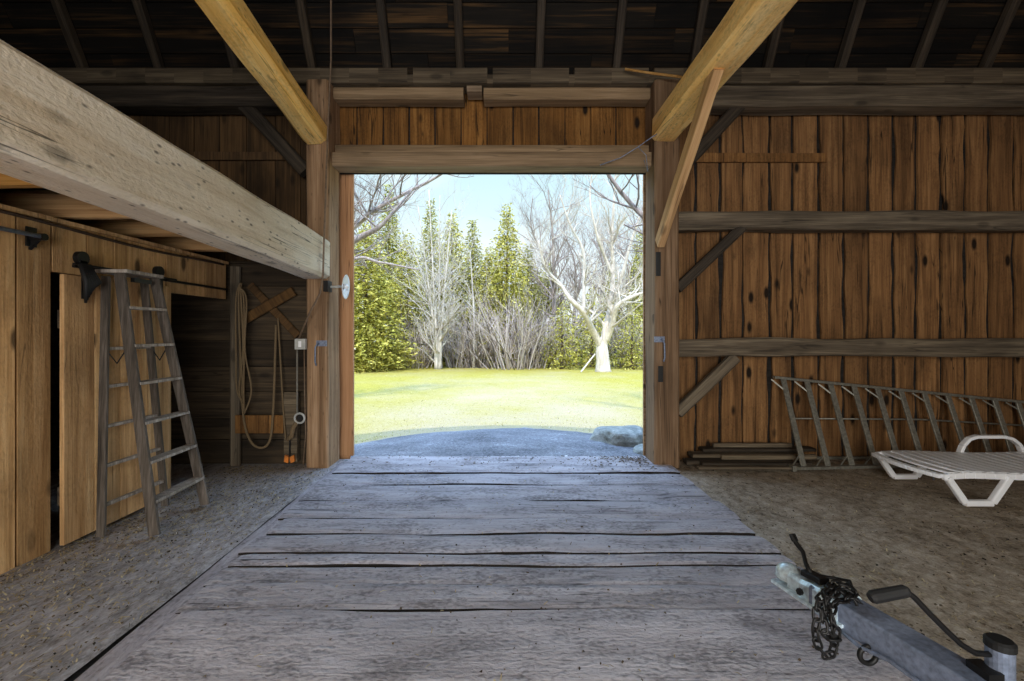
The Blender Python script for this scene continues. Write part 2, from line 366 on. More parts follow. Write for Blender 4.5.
# ------------------------------------------------------------------ timber
def timber(name, p0, p1, w, h, mat, parent=None, rough=.008, seg=.14, up=(0, 0, 1), cham=.02, label=None, cat='beam', group=None, live=0.0, notches=None, kind=None):
    """a hewn timber: local x runs along it, so the grain follows it"""
    p0 = Vector(p0); p1 = Vector(p1); d = p1 - p0; Ln = d.length; x = d.normalized(); up = Vector(up)
    if abs(x.dot(up)) > .98: up = Vector((0, 1, 0))
    y = up.cross(x).normalized(); z = x.cross(y)
    n = max(2, int(Ln / seg)); sd_ = random.random() * 50
    prof0 = []
    c = min(cham, w * .3, h * .3); a, b = w / 2, h / 2
    prof0 = [(-a+c,-b),(0,-b),(a-c,-b),(a,-b+c),(a,0),(a,b-c),(a-c,b),(0,b),(-a+c,b),(-a,b-c),(-a,0),(-a,-b+c)]
    V = []; Fc = []; np_ = len(prof0)
    for i in range(n + 1):
        t = Ln * i / n
        for k, (py, pz) in enumerate(prof0):
            q = Vector((t * 1.3 + sd_, py * 6, pz * 6))
            j = noise.noise_vector(q) * rough
            l = noise.noise(Vector((t * 1.1 + sd_, 3.3, k // 6))) * live
            e = 0 if i in (0, n) else 1
            V.append((t, py + j.y + l * (1 if py > 0 else -1), pz + j.z + l * .6 * (1 if pz > 0 else -1)))
    for i in range(n):
        for k in range(np_):
            k2 = (k + 1) % np_
            Fc.append((i*np_+k, i*np_+k2, (i+1)*np_+k2, (i+1)*np_+k))
    Fc.append(tuple(range(np_))); Fc.append(tuple(n*np_ + k for k in range(np_)))
    me = bpy.data.meshes.new(name); me.from_pydata(V, [], Fc); me.materials.append(mat)
    bm = bmesh.new(); bm.from_mesh(me); bmesh.ops.recalc_face_normals(bm, faces=bm.faces); bm.to_mesh(me); bm.free()
    o = bpy.data.objects.new(name, me); col.objects.link(o)
    mtx = Matrix((x, y, z)).transposed().to_4x4(); mtx.translation = p0
    if parent:
        o.parent = parent
        o.matrix_basis = mtx
    else: o.matrix_basis = mtx
    if label: tag(o, label, cat, group)
    if kind: o['kind'] = kind
    return o

def vboards(mb, u0, u1, z0, z1, plane, th, axis='x', wmin=.2, wmax=.27, gap=.006, edges=None, jag=0.0, dep=.008, wavy=0):
    """vertical boards side by side; axis = direction they are laid out in; plane = coordinate of the inner face"""
    if edges is None:
        edges = [u0]
        while edges[-1] < u1 - wmin * .5: edges.append(edges[-1] + random.uniform(wmin, wmax))
        edges[-1] = u1
    for a, b in zip(edges[:-1], edges[1:]):
        d = random.uniform(0, dep); g = random.uniform(gap * .4, gap * 1.6)
        zz = z0 - random.uniform(0, jag)
        if axis == 'x' and wavy:
            n = max(3, int((z1 - zz) / .12)); q = random.random() * 99
            def wv(z, k): return abs(noise.noise(Vector((z * 1.6, q, k)))) * wavy + abs(noise.noise(Vector((z * 6, q, k + 5)))) * wavy * .4
            Ls = [(a + g / 2 + wv(zz + (z1 - zz) * i / n, 1), zz + (z1 - zz) * i / n) for i in range(n + 1)]
            Rs = [(b - g / 2 - wv(zz + (z1 - zz) * i / n, 2), zz + (z1 - zz) * i / n) for i in range(n + 1)]
            yf = plane + d * (1 if th > 0 else -1); yb_ = plane + th; k0 = len(mb.v)
            for (lx, lz), (rx_, rz_) in zip(Ls, Rs): mb.v += [(lx, yf, lz), (rx_, yf, rz_), (rx_, yb_, rz_), (lx, yb_, lz)]
            for i in range(n):
                for k in range(4):
                    p_ = k0 + i * 4 + k; p2 = k0 + i * 4 + (k + 1) % 4
                    mb.f.append((p_, p2, p2 + 4, p_ + 4)); mb.m.append(0)
        elif axis == 'x': mb.box((a + g / 2, plane + d * (1 if th > 0 else -1), zz), (b - g / 2, plane + th, z1))
        else: mb.box((plane + d * (1 if th > 0 else -1), a + g / 2, zz), (plane + th, b - g / 2, z1))

def hboards(mb, u0, u1, z0, z1, plane, th, axis='x', h=.24, gap=.008):
    z = z0
    while z < z1 - .02:
        hh = min(random.uniform(h * .85, h * 1.15), z1 - z); d = random.uniform(0, .012)
        if axis == 'x': mb.box((u0, plane + d, z + gap / 2), (u1, plane + th, z + hh - gap / 2))
        else: mb.box((plane - d, u0, z + gap / 2), (plane - th, u1, z + hh - gap / 2))
        z += hh

# ================================================================== SETTING
XL, XR, YF, YB = -6.6, 8.0, 5.1, -4.3     # barn extents (inside)
DL, DR = -1.87, 1.545                      # doorway between the posts
# ---- floor : transverse deck planks
seams = [5.13, 4.49, 4.14, 3.74, 3.39, 3.12, 2.86, 2.70, 2.50, 2.265, 1.62, 1.25, .9, .5, .1, -.3, -.75, -1.2, -1.6, -2.0, -2.4, -2.8, -3.2, -3.6, -4.0, -4.35]
gaps = {4.49: .016, 4.14: .014, 3.74: .040, 3.39: -.010, 3.12: .014, 2.86: -.006, 2.70: .010, 2.50: -.010, 2.265: .012}
V = []; Fc = []; FM = []
for s0, s1 in zip(seams[1:], seams[:-1]):
    xl = -1.745 + random.uniform(.0, .05) + max(0, (4.0 - s0)) * .045 * (1 if s0 > 1 else .75)
    xr = 1.73 + random.uniform(-.02, .03)
    if s0 < 1.5: xr = 1.72
    top = random.uniform(.014, .028); tilt = random.uniform(-.010, .010); sd_ = random.random() * 90
    nx = 70; ny = 6; k0 = len(V)
    def edge(x, s): return noise.noise(Vector((x * 1.4, s * 9, 1))) * .018 + noise.noise(Vector((x * 6, s * 9, 2))) * .005
    for j in range(ny + 1):
        for i in range(nx + 1):
            x = xl + (xr - xl) * i / nx
            ya = s0 + max(.0006, gaps.get(s0, .008) + noise.noise(Vector((x * 1.1, s0 * 5, 7))) * .034) + edge(x, s0); yb = s1 - .0006 + edge(x, s1)
            if s1 > 5: yb = s1
            y = ya + (yb - ya) * j / ny
            z = top + tilt * (j / ny - .5) + noise.noise(Vector((x * 1.2 + sd_, y * 6, 0))) * .006 + noise.noise(Vector((x * 5 + sd_, y * 22, 0))) * .0035
            if j in (0, ny): z -= .007
            if i in (0, nx): z -= .004
            V.append((x, y, z))
    W_ = nx + 1
    for j in range(ny):
        for i in range(nx):
            a = k0 + j * W_ + i; Fc.append((a, a + 1, a + 1 + W_, a + W_)); FM.append(0)
    # skirt, coloured dark for the shade in the seams as well as dirt
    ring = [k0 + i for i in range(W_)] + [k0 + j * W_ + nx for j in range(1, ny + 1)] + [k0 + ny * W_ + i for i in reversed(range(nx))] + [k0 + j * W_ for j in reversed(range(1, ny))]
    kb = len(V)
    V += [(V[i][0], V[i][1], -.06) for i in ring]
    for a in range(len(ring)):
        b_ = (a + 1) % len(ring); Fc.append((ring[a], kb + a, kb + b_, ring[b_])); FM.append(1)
me = bpy.data.meshes.new('floor'); me.from_pydata(V, [], Fc); me.materials.append(M['plank']); me.materials.append(M['grime_shade']); me.polygons.foreach_set('material_index', FM)
fl = bpy.data.objects.new('floor', me); col.objects.link(fl); tag(fl, 'worn grey cross planks of the barn floor leading to the doorway', kind='structure')

mb = MB(); mb.box((-2.4, -4.4, -.2), (2.3, 5.1, -.045))
o = mb.build('floor_bed', M['grime_shade']); tag(o, kind='structure')

def sheet(name, x0, x1, y0, y1, nx, ny, zf, mat, smooth=True, **kw):
    V = []; Fc = []
    for j in range(ny + 1):
        for i in range(nx + 1):
            x = x0 + (x1 - x0) * i / nx; y = y0 + (y1 - y0) * j / ny
            V.append((x, y, zf(x, y)))
    for j in range(ny):
        for i in range(nx):
            a = j * (nx + 1) + i; Fc.append((a, a + 1, a + nx + 2, a + nx + 1))
    me = bpy.data.meshes.new(name); me.from_pydata(V, [], Fc); me.materials.append(mat)
    me.polygons.foreach_set('use_smooth', [smooth] * len(me.polygons))
    o = bpy.data.objects.new(name, me); col.objects.link(o); tag(o, **kw); return o

# long sill plank along the left ends of the deck planks
mb = MB()
y = -4.35
V = []; Fc = []; n = 90
for i in range(n + 1):
    y = -4.35 + (4.95 + 4.35) * i / n
    xo = -1.74 - max(0, min(1, (y - 1.5) / 2.5)) * .05 + noise.noise(Vector((y * 1.5, 4, 0))) * .008
    z = .006 + noise.noise(Vector((y * 2, 8, 0))) * .006
    V += [(xo, y, z - .07), (xo, y, z - .004), (xo + .01, y, z), (-1.35, y, z - .004), (-1.35, y, -.05)]
for i in range(n):
    for k in range(4):
        a = i * 5 + k; Fc.append((a, a + 1, a + 6, a + 5))
me = bpy.data.meshes.new('trim_1'); me.from_pydata(V, [], Fc); me.materials.append(M['plank_y'])
o = bpy.data.objects.new('trim_1', me); col.objects.link(o); tag(o, 'long worn grey sill plank along the left edge of the floor planks', kind='structure')

def zl(x, y):
    z = -.008 + noise.noise(Vector((x * 2.5, y * 1.2, 0))) * .010 + noise.noise(Vector((x * 9, y * 6, 5))) * .004
    return z
sheet('floor_left', XL, -1.808, YB, 5.1, 150, 190, lambda x, y: zl(x, y) - (.012 if x > -1.83 else 0), M['dirt_left'], kind='structure', label='dusty littered floor left of the plank deck')
def zr(x, y):
    return -.012 + noise.noise(Vector((x * 1.3, y * 1.3, 0))) * .014 + noise.noise(Vector((x * 8, y * 8, 5))) * .006
sheet('floor_right', 1.70, XR, YB, 5.1, 180, 240, zr, M['dirt'], kind='structure', label='bare earth floor littered with straw right of the plank deck')

# ---- front wall
mb = MB()
ex = [at(q, 0, 5.1).x for q in (645, 667, 696, 721, 743, 770, 793, 819, 844, 869, 894, 917, 941, 966, 990, 1014)]
ex[0] = DR + .1
while ex[-1] < XR - .3: ex.append(ex[-1] + random.uniform(.24, .3))
ex.append(XR)
vboards(mb, 0, 0, -.02, 4.2, YF, .03, 'x', edges=ex, gap=.012, dep=.015, wavy=.042)
o = mb.build('wall_front_right', M['siding']); tag(o, 'orange brown vertical board siding right of the doorway', kind='structure')
mb = MB()
exl = [XL]
while exl[-1] < DL - .35: exl.append(exl[-1] + random.uniform(.24, .34))
exl[-1] = DL - .1
vboards(mb, 0, 0, -.02, 4.2, YF, .03, 'x', edges=exl, gap=.010)
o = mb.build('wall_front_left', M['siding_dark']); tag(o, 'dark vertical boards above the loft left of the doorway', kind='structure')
mb = MB()
ed = [at(q, 0, 5.1).x for q in (330, 357, 383, 409, 435, 461, 487, 513, 539, 565, 591, 616, 650)]
vboards(mb, 0, 0, 3.3, 4.2, YF, .03, 'x', edges=ed, gap=.010, wavy=.01)
o = mb.build('wall_front', M['siding']); tag(o, 'short brown boards above the doorway lintel', kind='structure')
# added dark sheet that keeps light out of the siding gaps
mb = MB()
for a, b_, z0, z1 in ((XL - .1, DL - .08, -.9, 4.25), (DR + .08, XR + .1, -.9, 4.25), (DL - .08, DR + .08, 3.2, 4.25)):
    mb.box((a, YF + .035, z0), (b_, YF + .07, z1))
o = mb.build('wall_backing', [M['grime_shade']]); tag(o, kind='structure')
# foundation under the threshold
mb = MB(); mb.box((XL, 5.0, -1.0), (XR, 5.12, -.03)); o = mb.build('wall_foundation', M['stone']); tag(o, kind='structure')

# ---- far walls
mb = MB(); vboards(mb, YB, 5.1, -.02, 4.2, XR, .04, 'y', gap=.004)
for i in range(12):
    pass
mb.box((XR + .04, YB, -.5), (XR + .08, 5.1, 8.0)); o = mb.build('wall_right', M['siding']); tag(o, kind='structure')
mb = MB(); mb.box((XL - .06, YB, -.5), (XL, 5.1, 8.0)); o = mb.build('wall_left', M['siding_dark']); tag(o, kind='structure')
mb = MB()
vboards(mb, XL, -2.25, 0, 4.2, YB, -.04, 'x', gap=.002); vboards(mb, 2.25, XR, 0, 4.2, YB, -.04, 'x', gap=.002); vboards(mb, -2.25, 2.25, 3.6, 4.2, YB, -.04, 'x', gap=.002)
mb.box((XL, YB - .08, 0), (-2.25, YB - .045, 4.2)); mb.box((2.25, YB - .08, 0), (XR, YB - .045, 4.2)); mb.box((-2.25, YB - .08, 3.6), (2.25, YB - .045, 4.2))
o = mb.build('wall_rear', M['siding']); tag(o, kind='structure')

# ---- gambrel roof : boards run along x
prof = [(5.32, 3.86), (3.95, 6.35), (.4, 7.8), (-3.15, 6.35), (-4.5, 3.95)]
mb = MB()
for (ya, za), (yb, zb) in zip(prof[:-1], prof[1:]):
    d = Vector((0, yb - ya, zb - za)); ln = d.length; d.normalize(); nrm = Vector((0, -d.z, d.y))
    if nrm.z < 0: nrm = -nrm
    s = 0
    while s < ln:
        wd = min(random.uniform(.2, .3), ln - s)
        x = XL - .1
        while x < XR:
            x2 = min(XR + .1, x + random.uniform(1.2, 3.6)); off = random.uniform(0, .012)
            a = Vector((0, ya, za)) + d * (s + .004) + nrm * off; b = Vector((0, ya, za)) + d * (s + wd - .004) + nrm * off
            mb.prism([(x + .002, a.y, a.z), (x2 - .002, a.y, a.z), (x2 - .002, b.y, b.z), (x + .002, b.y, b.z)], nrm * .025)
            x = x2
        s += wd
    a = Vector((0, ya, za)) + nrm * .04; b = Vector((0, yb, zb)) + nrm * .04
    mb.prism([(XL - .15, a.y, a.z), (XR + .15, a.y, a.z), (XR + .15, b.y, b.z), (XL - .15, b.y, b.z)], nrm * .03)
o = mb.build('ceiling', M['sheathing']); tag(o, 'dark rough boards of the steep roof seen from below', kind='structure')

# rafters on the steep slope above the doorway
rx = [-6.35, -5.5, -4.66, -3.82, -2.98, -2.14, -1.31, -.51, .355, 1.2, 2.04, 2.86, 3.66, 4.5, 5.25, 6.1, 6.9, 7.6]
d0 = Vector((0, prof[1][0] - prof[0][0], prof[1][1] - prof[0][1])).normalized(); nn = Vector((0, -d0.z, d0.y)); nn = nn if nn.z < 0 else -nn
for i, x in enumerate(rx):
    a = Vector((x, 5.32, 3.86)) + d0 * .42 + nn * .062; b = Vector((x, 3.95, 6.35)) + nn * .062
    px = int(PX + x * F / 4.9)
    names = {2: 'two', 3: 'three'}
    if 300 < px < 1024:
        side = ['first', 'second', 'third', 'fourth', 'fifth', 'sixth', 'seventh', 'eighth', 'ninth', 'tenth'][i - 5]
        lab = 'grey brown rafter on the steep dark roof, %s rafter counted from the left post' % side
    else: lab = 'dark rafter high over the %s bay, number %s from the doorway' % (('left', ['six', 'five', 'four', 'three', 'two', 'one'][min(5, i)]) if x < 0 else ('right', ['one', 'two', 'three', 'four', 'five'][max(0, i - 14)]))
    timber('rafter', a, b, .085, .11, M['hewn_dark'], rough=.006, up=-nn, label=lab, cat='rafter', group='rafters on the roof slope' if 300 < px < 1024 else 'rafters over the side bays')

# ---- main timbers
timber('timber_post', (-1.985, 4.925, -.02), (-1.985, 4.925, 4.05), .23, .35, M['hewn_post'], up=(0, 1, 0), rough=.012, label='brown hewn post on the left side of the doorway, carrying the electrical box', cat='post')
timber('timber_post', (1.675, 4.925, -.02), (1.675, 4.925, 4.05), .26, .35, M['post_grey'], up=(0, 1, 0), rough=.010, label='grey brown hewn post on the right side of the doorway with cut mortises', cat='post')
# lintel and boards over the doorway
timber('door_lintel', (DL + .005, 4.955, 3.255), (DR - .005, 4.955, 3.255), .21, .15, M['lintel'], rough=.004, cham=.008, label='heavy brown lintel beam across the top of the doorway', cat='beam')
timber('lintel_ledge', (DL + .005, 5.0, 3.39), (DR - .005, 5.0, 3.39), .12, .11, M['lintel'], rough=.004, cham=.008, label='narrower ledge timber lying on top of the doorway lintel', cat='beam')
timber('head_rail', (DL + .01, 4.97, 3.975), (at(464, 0, 4.95).x, 4.97, 3.975), .20, .13, M['lintel'], rough=.008, label='left piece of the brown rail above the short doorway boards', cat='beam')
timber('head_rail', (at(484, 0, 4.95).x, 4.97, 3.975), (DR - .01, 4.97, 3.975), .20, .13, M['lintel'], rough=.008, label='right piece of the brown rail above the short doorway boards', cat='beam')
mb = MB(); mb.box((at(467, 0, 4.9).x, 4.86, 3.98), (at(482, 0, 4.9).x, 5.04, 4.045))
tag(mb.build('wood_block', M['lintel'], bevel=.004), 'small wooden block between the two rails above the doorway', 'block')

# wall plate with notches for the old rafters
mb = MB()
nx_ = [at(q, 0, 4.8).x for q in (410, 490, 572, 652)]
xs = [XL]
for q in nx_: xs += [q - .03, q + .03]
xs.append(XR)
for i in range(len(xs) - 1):
    hgt = 0 if i % 2 == 0 else -.07
    n = max(1, int((xs[i+1] - xs[i]) / .3))
    for k in range(n):
        a = xs[i] + (xs[i+1] - xs[i]) * k / n; b = xs[i] + (xs[i+1] - xs[i]) * (k + 1) / n
        mb.bar((a, 4.93, 4.13 + hgt / 2 ), (b, 4.93, 4.13 + hgt / 2), .24, .16 + hgt, cham=.01)
o = mb.build('wall_plate', M['plate']); tag(o, 'long notched grey timber plate running along the top of the wall', 'beam')
timber('tie_timber', (1.81, 4.95, 3.93), (XR - .01, 4.95, 3.93), .24, .22, M['hewn_grey'], rough=.014, label='grey timber under the wall plate right of the doorway', cat='beam')
timber('tie_timber', (XL + .01, 4.95, 3.93), (-2.11, 4.95, 3.93), .24, .22, M['hewn_dark'], rough=.014, label='dark timber under the wall plate left of the doorway', cat='beam')

# girts on the right
def girt(y0, y1, lab, m):
    a = at(684, y0, 4.88).z; b = at(684, y1, 4.88).z
    timber('wall_girt', (1.81, 4.98, (a + b) / 2), (XR - .01, 4.98, (a + b) / 2), .2, a - b, m, rough=.016, live=.022, label=lab, cat='beam')
girt(211, 229, 'upper grey hewn girt running across the right wall boards', M['hewn_grey'])
girt(339, 357, 'lower grey hewn girt running across the right wall boards above the lying ladder', M['hewn_grey'])
a = at(695, 153, 5.08); b = at(826, 163, 5.08)
timber('batten', (a.x, 5.075, (a.z + b.z) / 2), (b.x, 5.075, (a.z + b.z) / 2), .03, .1, M['siding'], rough=.004, cham=.004, label='short brown batten nailed high on the right wall boards', cat='board')
a = at(195, 153, 5.08); b = at(295, 160, 5.08)
timber('batten', (a.x, 5.075, (a.z + b.z) / 2), (b.x, 5.075, (a.z + b.z) / 2), .03, .09, M['siding_dark'], rough=.004, cham=.004, label='short dark batten on the upper wall left of the doorway', cat='board')
# wall braces
def brace(p, q, w, lab, m=M['hewn_dark'], Y=4.93):
    timber('wall_brace', at(p[0], p[1], Y), at(q[0], q[1], Y), .09, w, m, rough=.005, label=lab, cat='brace', up=(0, 1, 0)) if False else \
    timber('wall_brace', at(p[0], p[1], Y), at(q[0], q[1], Y), .1, w, m, rough=.005, up=(0, 0, 1), label=lab, cat='brace')
brace((677, 289), (742, 227), .10, 'dark diagonal brace rising from the right post to the upper girt')
brace((677, 413), (735, 357), .12, 'brown diagonal brace rising from the right post to the lower girt', M['hewn_grey'])
brace((680, 170), (745, 100), .13, 'dark diagonal brace from the right post to the wall plate behind the yellow beam')
brace((306, 172), (238, 98), .14, 'dark diagonal brace from the left post up to the wall plate')

# big beams
a0 = at(328, 259, 4.74); sl = (2.27 - 2.165) / (1.66 - 4.7)
timber('loft_beam', (-1.99, 4.745, 2.17), (-1.99, -4.2, 2.17 + .037 * 8.9), .28, .42, M['hewn_pale'], rough=.014, cham=.03, seg=.1, label='massive pale hewn beam along the left, dotted with old nail holes', cat='beam')
timber('tie_beam', (-2.0, 4.75, 3.475), (-2.0, -3.0, 3.475 + .150 * 7.75), .24, .23, M['hewn_yellow'], rough=.02, live=.012, cham=.045, seg=.1, label='yellow hewn tie beam sloping up from the left post', cat='beam')
timber('tie_beam', (1.645, 4.75, 3.53), (1.66, -3.6, 3.50), .26, .25, M['hewn_yellow'], rough=.012, cham=.03, seg=.1, label='bright yellow tie beam running forward from the right post', cat='beam')
timber('post_brace', (1.585, 4.72, 2.33), (1.60, 3.47, 3.43), .075, .13, M['brace_new'], rough=.004, cham=.006, up=(0, 0, 1), label='light edged diagonal brace between the right post and the yellow beam', cat='brace')

# trims up the sides of the panel above the lintel
# ---- left partition, stall and loft
mb = MB()
ev = [YB]
while ev[-1] < 2.4: ev.append(ev[-1] + random.uniform(.2, .34))
ev[-1] = 2.6; ev += [2.74, 2.955]
vboards(mb, 0, 0, -.02, 2.12, -2.95, -.03, 'y', edges=ev, gap=.014)
vboards(mb, 0, 0, 1.80, 2.12, -2.95, -.03, 'y', edges=[2.955, 3.2, 3.42, 3.66, 3.94], gap=.008)
vboards(mb, 0, 0, -.02, 1.80, -2.95, -.03, 'y', edges=[3.80, 3.94], gap=.008)
vboards(mb, 0, 0, 1.755, 2.12, -2.95, -.03, 'y', edges=[3.94, 4.2, 4.45, 4.78], gap=.006)
mb.box((-3.03, YB, 0), (-2.985, 2.955, 2.12)); mb.box((-3.03, 2.955, 1.80), (-2.985, 3.94, 2.12)); mb.box((-3.03, 3.94, 1.76), (-2.985, 4.8, 2.12))
o = mb.build('wall_partition', M['partition']); tag(o, 'tan vertical board partition on the left with a stall opening', kind='structure')
mb = MB(); hboards(mb, XL, -2.1, 0, 2.17, 4.86, .03, 'x', .26); mb.box((XL, 4.9, 0), (-2.1, 4.94, 2.17))
hboards(mb, 3.0, 4.86, 0, 2.17, -4.6, .03, 'y', .26)
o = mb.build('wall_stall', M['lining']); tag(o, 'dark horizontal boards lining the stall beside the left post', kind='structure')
mb = MB()
y = YB
while y < 4.8:
    y2 = min(4.84, y + random.uniform(.22, .32)); mb.box((XL, y + .004, 2.415), (-2.15, y2 - .004, 2.445)); y = y2
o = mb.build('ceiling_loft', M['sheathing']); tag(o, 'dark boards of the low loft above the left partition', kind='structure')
mb = MB(); mb.box((-3.06, YB, 2.122), (-2.935, 4.8, 2.15)); o = mb.build('trim_2', M['partition']); tag(o, kind='structure')
jy = [.2, 1.0, 1.75, 2.45, 3.1, 3.7, 4.3]
jl = ['nearest', 'second nearest', 'third nearest', 'fourth nearest', 'fifth nearest']
for i, y in enumerate(jy):
    lab = 'tan round-edged loft joist under the left beam, behind the one above the pipe bracket'
    k = len(jy) - i
    lab = 'tan loft joist above the left partition, ' + ('the last one before the dark stall corner' if k == 1 else '%s from the dark stall corner' % ['', 'second', 'third', 'fourth', 'fifth', 'sixth', 'seventh'][k - 1])
    timber('loft_joist', (XL + .02, y, 2.285), (-2.14, y + .03, 2.285), .15, .19, M['hewn_post'] if False else M['brace_new'], rough=.02, live=.015, cham=.05, label=lab, cat='joist', group='loft joists above the partition')

# the leaning stall studs and boards right of the stall opening
timber('stall_stud', (-2.87, 4.81, 0), (-2.87, 4.81, 2.1), .1, .07, M['hewn_grey'], rough=.003, up=(0, 1, 0), label='grey upright stud between the stall opening and the left post', cat='post')
a = at(236, 415, 4.76); b = at(284, 433, 4.76)
mb = MB(); mb.box((a.x, 4.74, b.z), (b.x, 4.77, a.z)); tag(mb.build('cross_board', M['siding'], bevel=.003), 'short orange brown board nailed low across the dark stall lining', 'board')
a = at(244, 320, 4.80); b = at(294, 291, 4.80)
timber('cross_brace', a, b, .03, .1, M['siding_dark'], rough=.003, label='brown diagonal board rising to the right, crossed by a darker one', cat='brace')
timber('cross_brace', at(250, 285, 4.835), at(298, 336, 4.835), .03, .08, M['siding_dark'], rough=.003, label='darker diagonal board falling to the right behind the brown one', cat='brace')
a = at(285, 392, 4.77)
mb = MB(); mb.box((a.x - .01, 4.76, .05), (a.x + .13, 4.83, a.z)); tag(mb.build('stub_post', M['hewn_grey'], bevel=.006), 'short grey stub board standing against the stall lining beside the left post', 'board')

# orange edge of the outer door
mb = MB(); mb.box((-2.0, 5.18, .0), (-1.752, 5.225, 3.5)); mb.box((-3.9, 5.225, -.05), (-1.80, 5.25, 3.6))
o = mb.build('door_1', M['door_board'], bevel=.004); tag(o, 'orange brown edge of the slid-open barn door outside the left post', kind='structure')
mb = MB(); mb.box((DR + .012, 5.18, 0), (DR + .12, 5.22, 3.4)); o = mb.build('trim_3', M['hewn_post'], bevel=.003); tag(o, kind='structure')

# ================================================================== OUTSIDE
def ground_z(x, y):
    pts = [(5.1, -.07), (7.0, -.21), (9.0, -.47), (11.0, -.61), (14.0, -.70), (32, -.86), (60, -.9), (140, 1.0)]
    if y <= pts[0][0]: z = pts[0][1]
    else:
        z = pts[-1][1]
        for (a, za), (b, zb) in zip(pts[:-1], pts[1:]):
            if a <= y <= b: z = za + (zb - za) * (y - a) / (b - a); break
    if y < 12:
        k = min(1, (12 - y) / 3)
        z -= k * min(.55, .028 * x * x)
    return z + noise.noise(Vector((x * .35, y * .35, 0))) * .05 * min(1, max(0, (y - 8) / 4)) 
def glin(a, b, n): return [a + (b - a) * i / n for i in range(n + 1)]
ys = glin(5.13, 14, 70) + glin(14.3, 40, 80) + glin(42, 150, 30)
xs_ = [-90 + 3 * i for i in range(22)] + glin(-24, -6.3, 30) + glin(-6, 6, 80) + glin(6.3, 24, 30) + [27 + 3 * i for i in range(22)]
V = [(x, y, ground_z(x, y)) for y in ys for x in xs_]; nx = len(xs_)
Fc = [(j * nx + i, j * nx + i + 1, (j + 1) * nx + i + 1, (j + 1) * nx + i) for j in range(len(ys) - 1) for i in range(nx - 1)]
me = bpy.data.meshes.new('lawn'); me.from_pydata(V, [], Fc); me.materials.append(M['grass']); me.polygons.foreach_set('use_smooth', [True] * len(me.polygons))
o = bpy.data.objects.new('lawn', me); col.objects.link(o); tag(o, 'yellow green spring lawn between the barn and the trees', kind='structure')
# gravel apron
V = []; Fc = []; nr, na = 24, 60
cx, cy = .15, 5.14
for i in range(nr + 1):
    for k in range(na + 1):
        an = math.pi * k / na; rr = i / nr
        ex_ = 4.0 * (1 + .05 * noise.noise(Vector((an * 3, 1, 1)))); ey_ = 3.95 * (1 + .05 * noise.noise(Vector((an * 3, 5, 1))))
        x = cx + math.cos(an) * ex_ * rr; y = cy + math.sin(an) ** .9 * ey_ * rr if math.sin(an) > 0 else cy
        V.append((x, y, ground_z(x, y) + .02 - .03 * rr ** 6 + noise.noise(Vector((x * 9, y * 9, 0))) * .006))
for i in range(nr):
    for k in range(na):
        a = i * (na + 1) + k; Fc.append((a, a + 1, a + na + 2, a + na + 1))
me = bpy.data.meshes.new('gravel_ramp'); me.from_pydata(V, [], Fc); me.materials.append(M['gravel']); me.polygons.foreach_set('use_smooth', [True] * len(me.polygons))
o = bpy.data.objects.new('gravel_ramp', me); col.objects.link(o); tag(o, 'grey gravel ramp in the shade outside the doorway', kind='structure')
# yard behind the barn
mb = MB(); mb.box((-60, -80, -.3), (60, YB - .08, -.05)); o = mb.build('yard_behind', M['gravel']); tag(o, kind='structure')

def rock(name, c, s, label, grp=None, seed=1):
    bm = bmesh.new(); bmesh.ops.create_icosphere(bm, subdivisions=4, radius=1)
    for v in bm.verts:
        n = noise.noise(v.co * 1.1 + Vector((seed * 7, 0, 0))) * .35 + noise.noise(v.co * 3 + Vector((seed, 0, 0))) * .1
        v.co = v.co * (1 + n)
        if v.co.z > .55: v.co.z = .55 + (v.co.z - .55) * .4
        v.co.x *= s[0]; v.co.y *= s[1]; v.co.z *= s[2]
    me = bpy.data.meshes.new(name); bm.to_mesh(me); bm.free(); me.materials.append(M['stone'])
    o = bpy.data.objects.new(name, me); col.objects.link(o); o.location = c
    tag(o, label, 'rock', grp)
rock('boulder', (1.78, 6.9, ground_z(1.78, 6.9) + .08), (.44, .35, .27), 'large grey green boulder at the right edge of the gravel ramp', seed=1)
rock('boulder', (1.98, 6.2, ground_z(1.98, 6.2) + .03), (.26, .24, .14), 'smaller flat stone in front of the large boulder', seed=4)

# ---- trees
def grow(mb, p, d, ln, r, depth, seed_up=.15, spread=.6, twigmb=None, nseg=4, kids=3, curl=.25):
    pts = [Vector(p)]; rs = [r]; dd = Vector(d).normalized()
    for i in range(nseg):
        dd = (dd + Vector((random.uniform(-curl, curl), random.uniform(-curl, curl), random.uniform(-curl, curl) + seed_up * .3))).normalized()
        pts.append(pts[-1] + dd * ln / nseg); rs.append(r * (1 - .55 * (i + 1) / nseg))
    mb.tube(pts, rs, 6 if r > .06 else (4 if r > .018 else 3), cap=False)
    if depth <= 0: return
    for k in range(kids + (1 if depth > 1 else 0)):
        t = random.uniform(.3, 1.0); i = min(nseg - 1, int(t * nseg)); q = pts[i].lerp(pts[i + 1], t * nseg - i)
        base = (pts[i + 1] - pts[i]).normalized(); side = Vector((random.uniform(-1, 1), random.uniform(-1, 1), random.uniform(-.5, .9))).normalized()
        nd = (base * (1 - spread * .6) + side * spread + Vector((0, 0, seed_up))).normalized()
        grow(mb, q, nd, ln * random.uniform(.5, .75), max(.004, rs[i] * random.uniform(.45, .65)), depth - 1, seed_up, spread, None, max(2, nseg - 1), kids, curl)

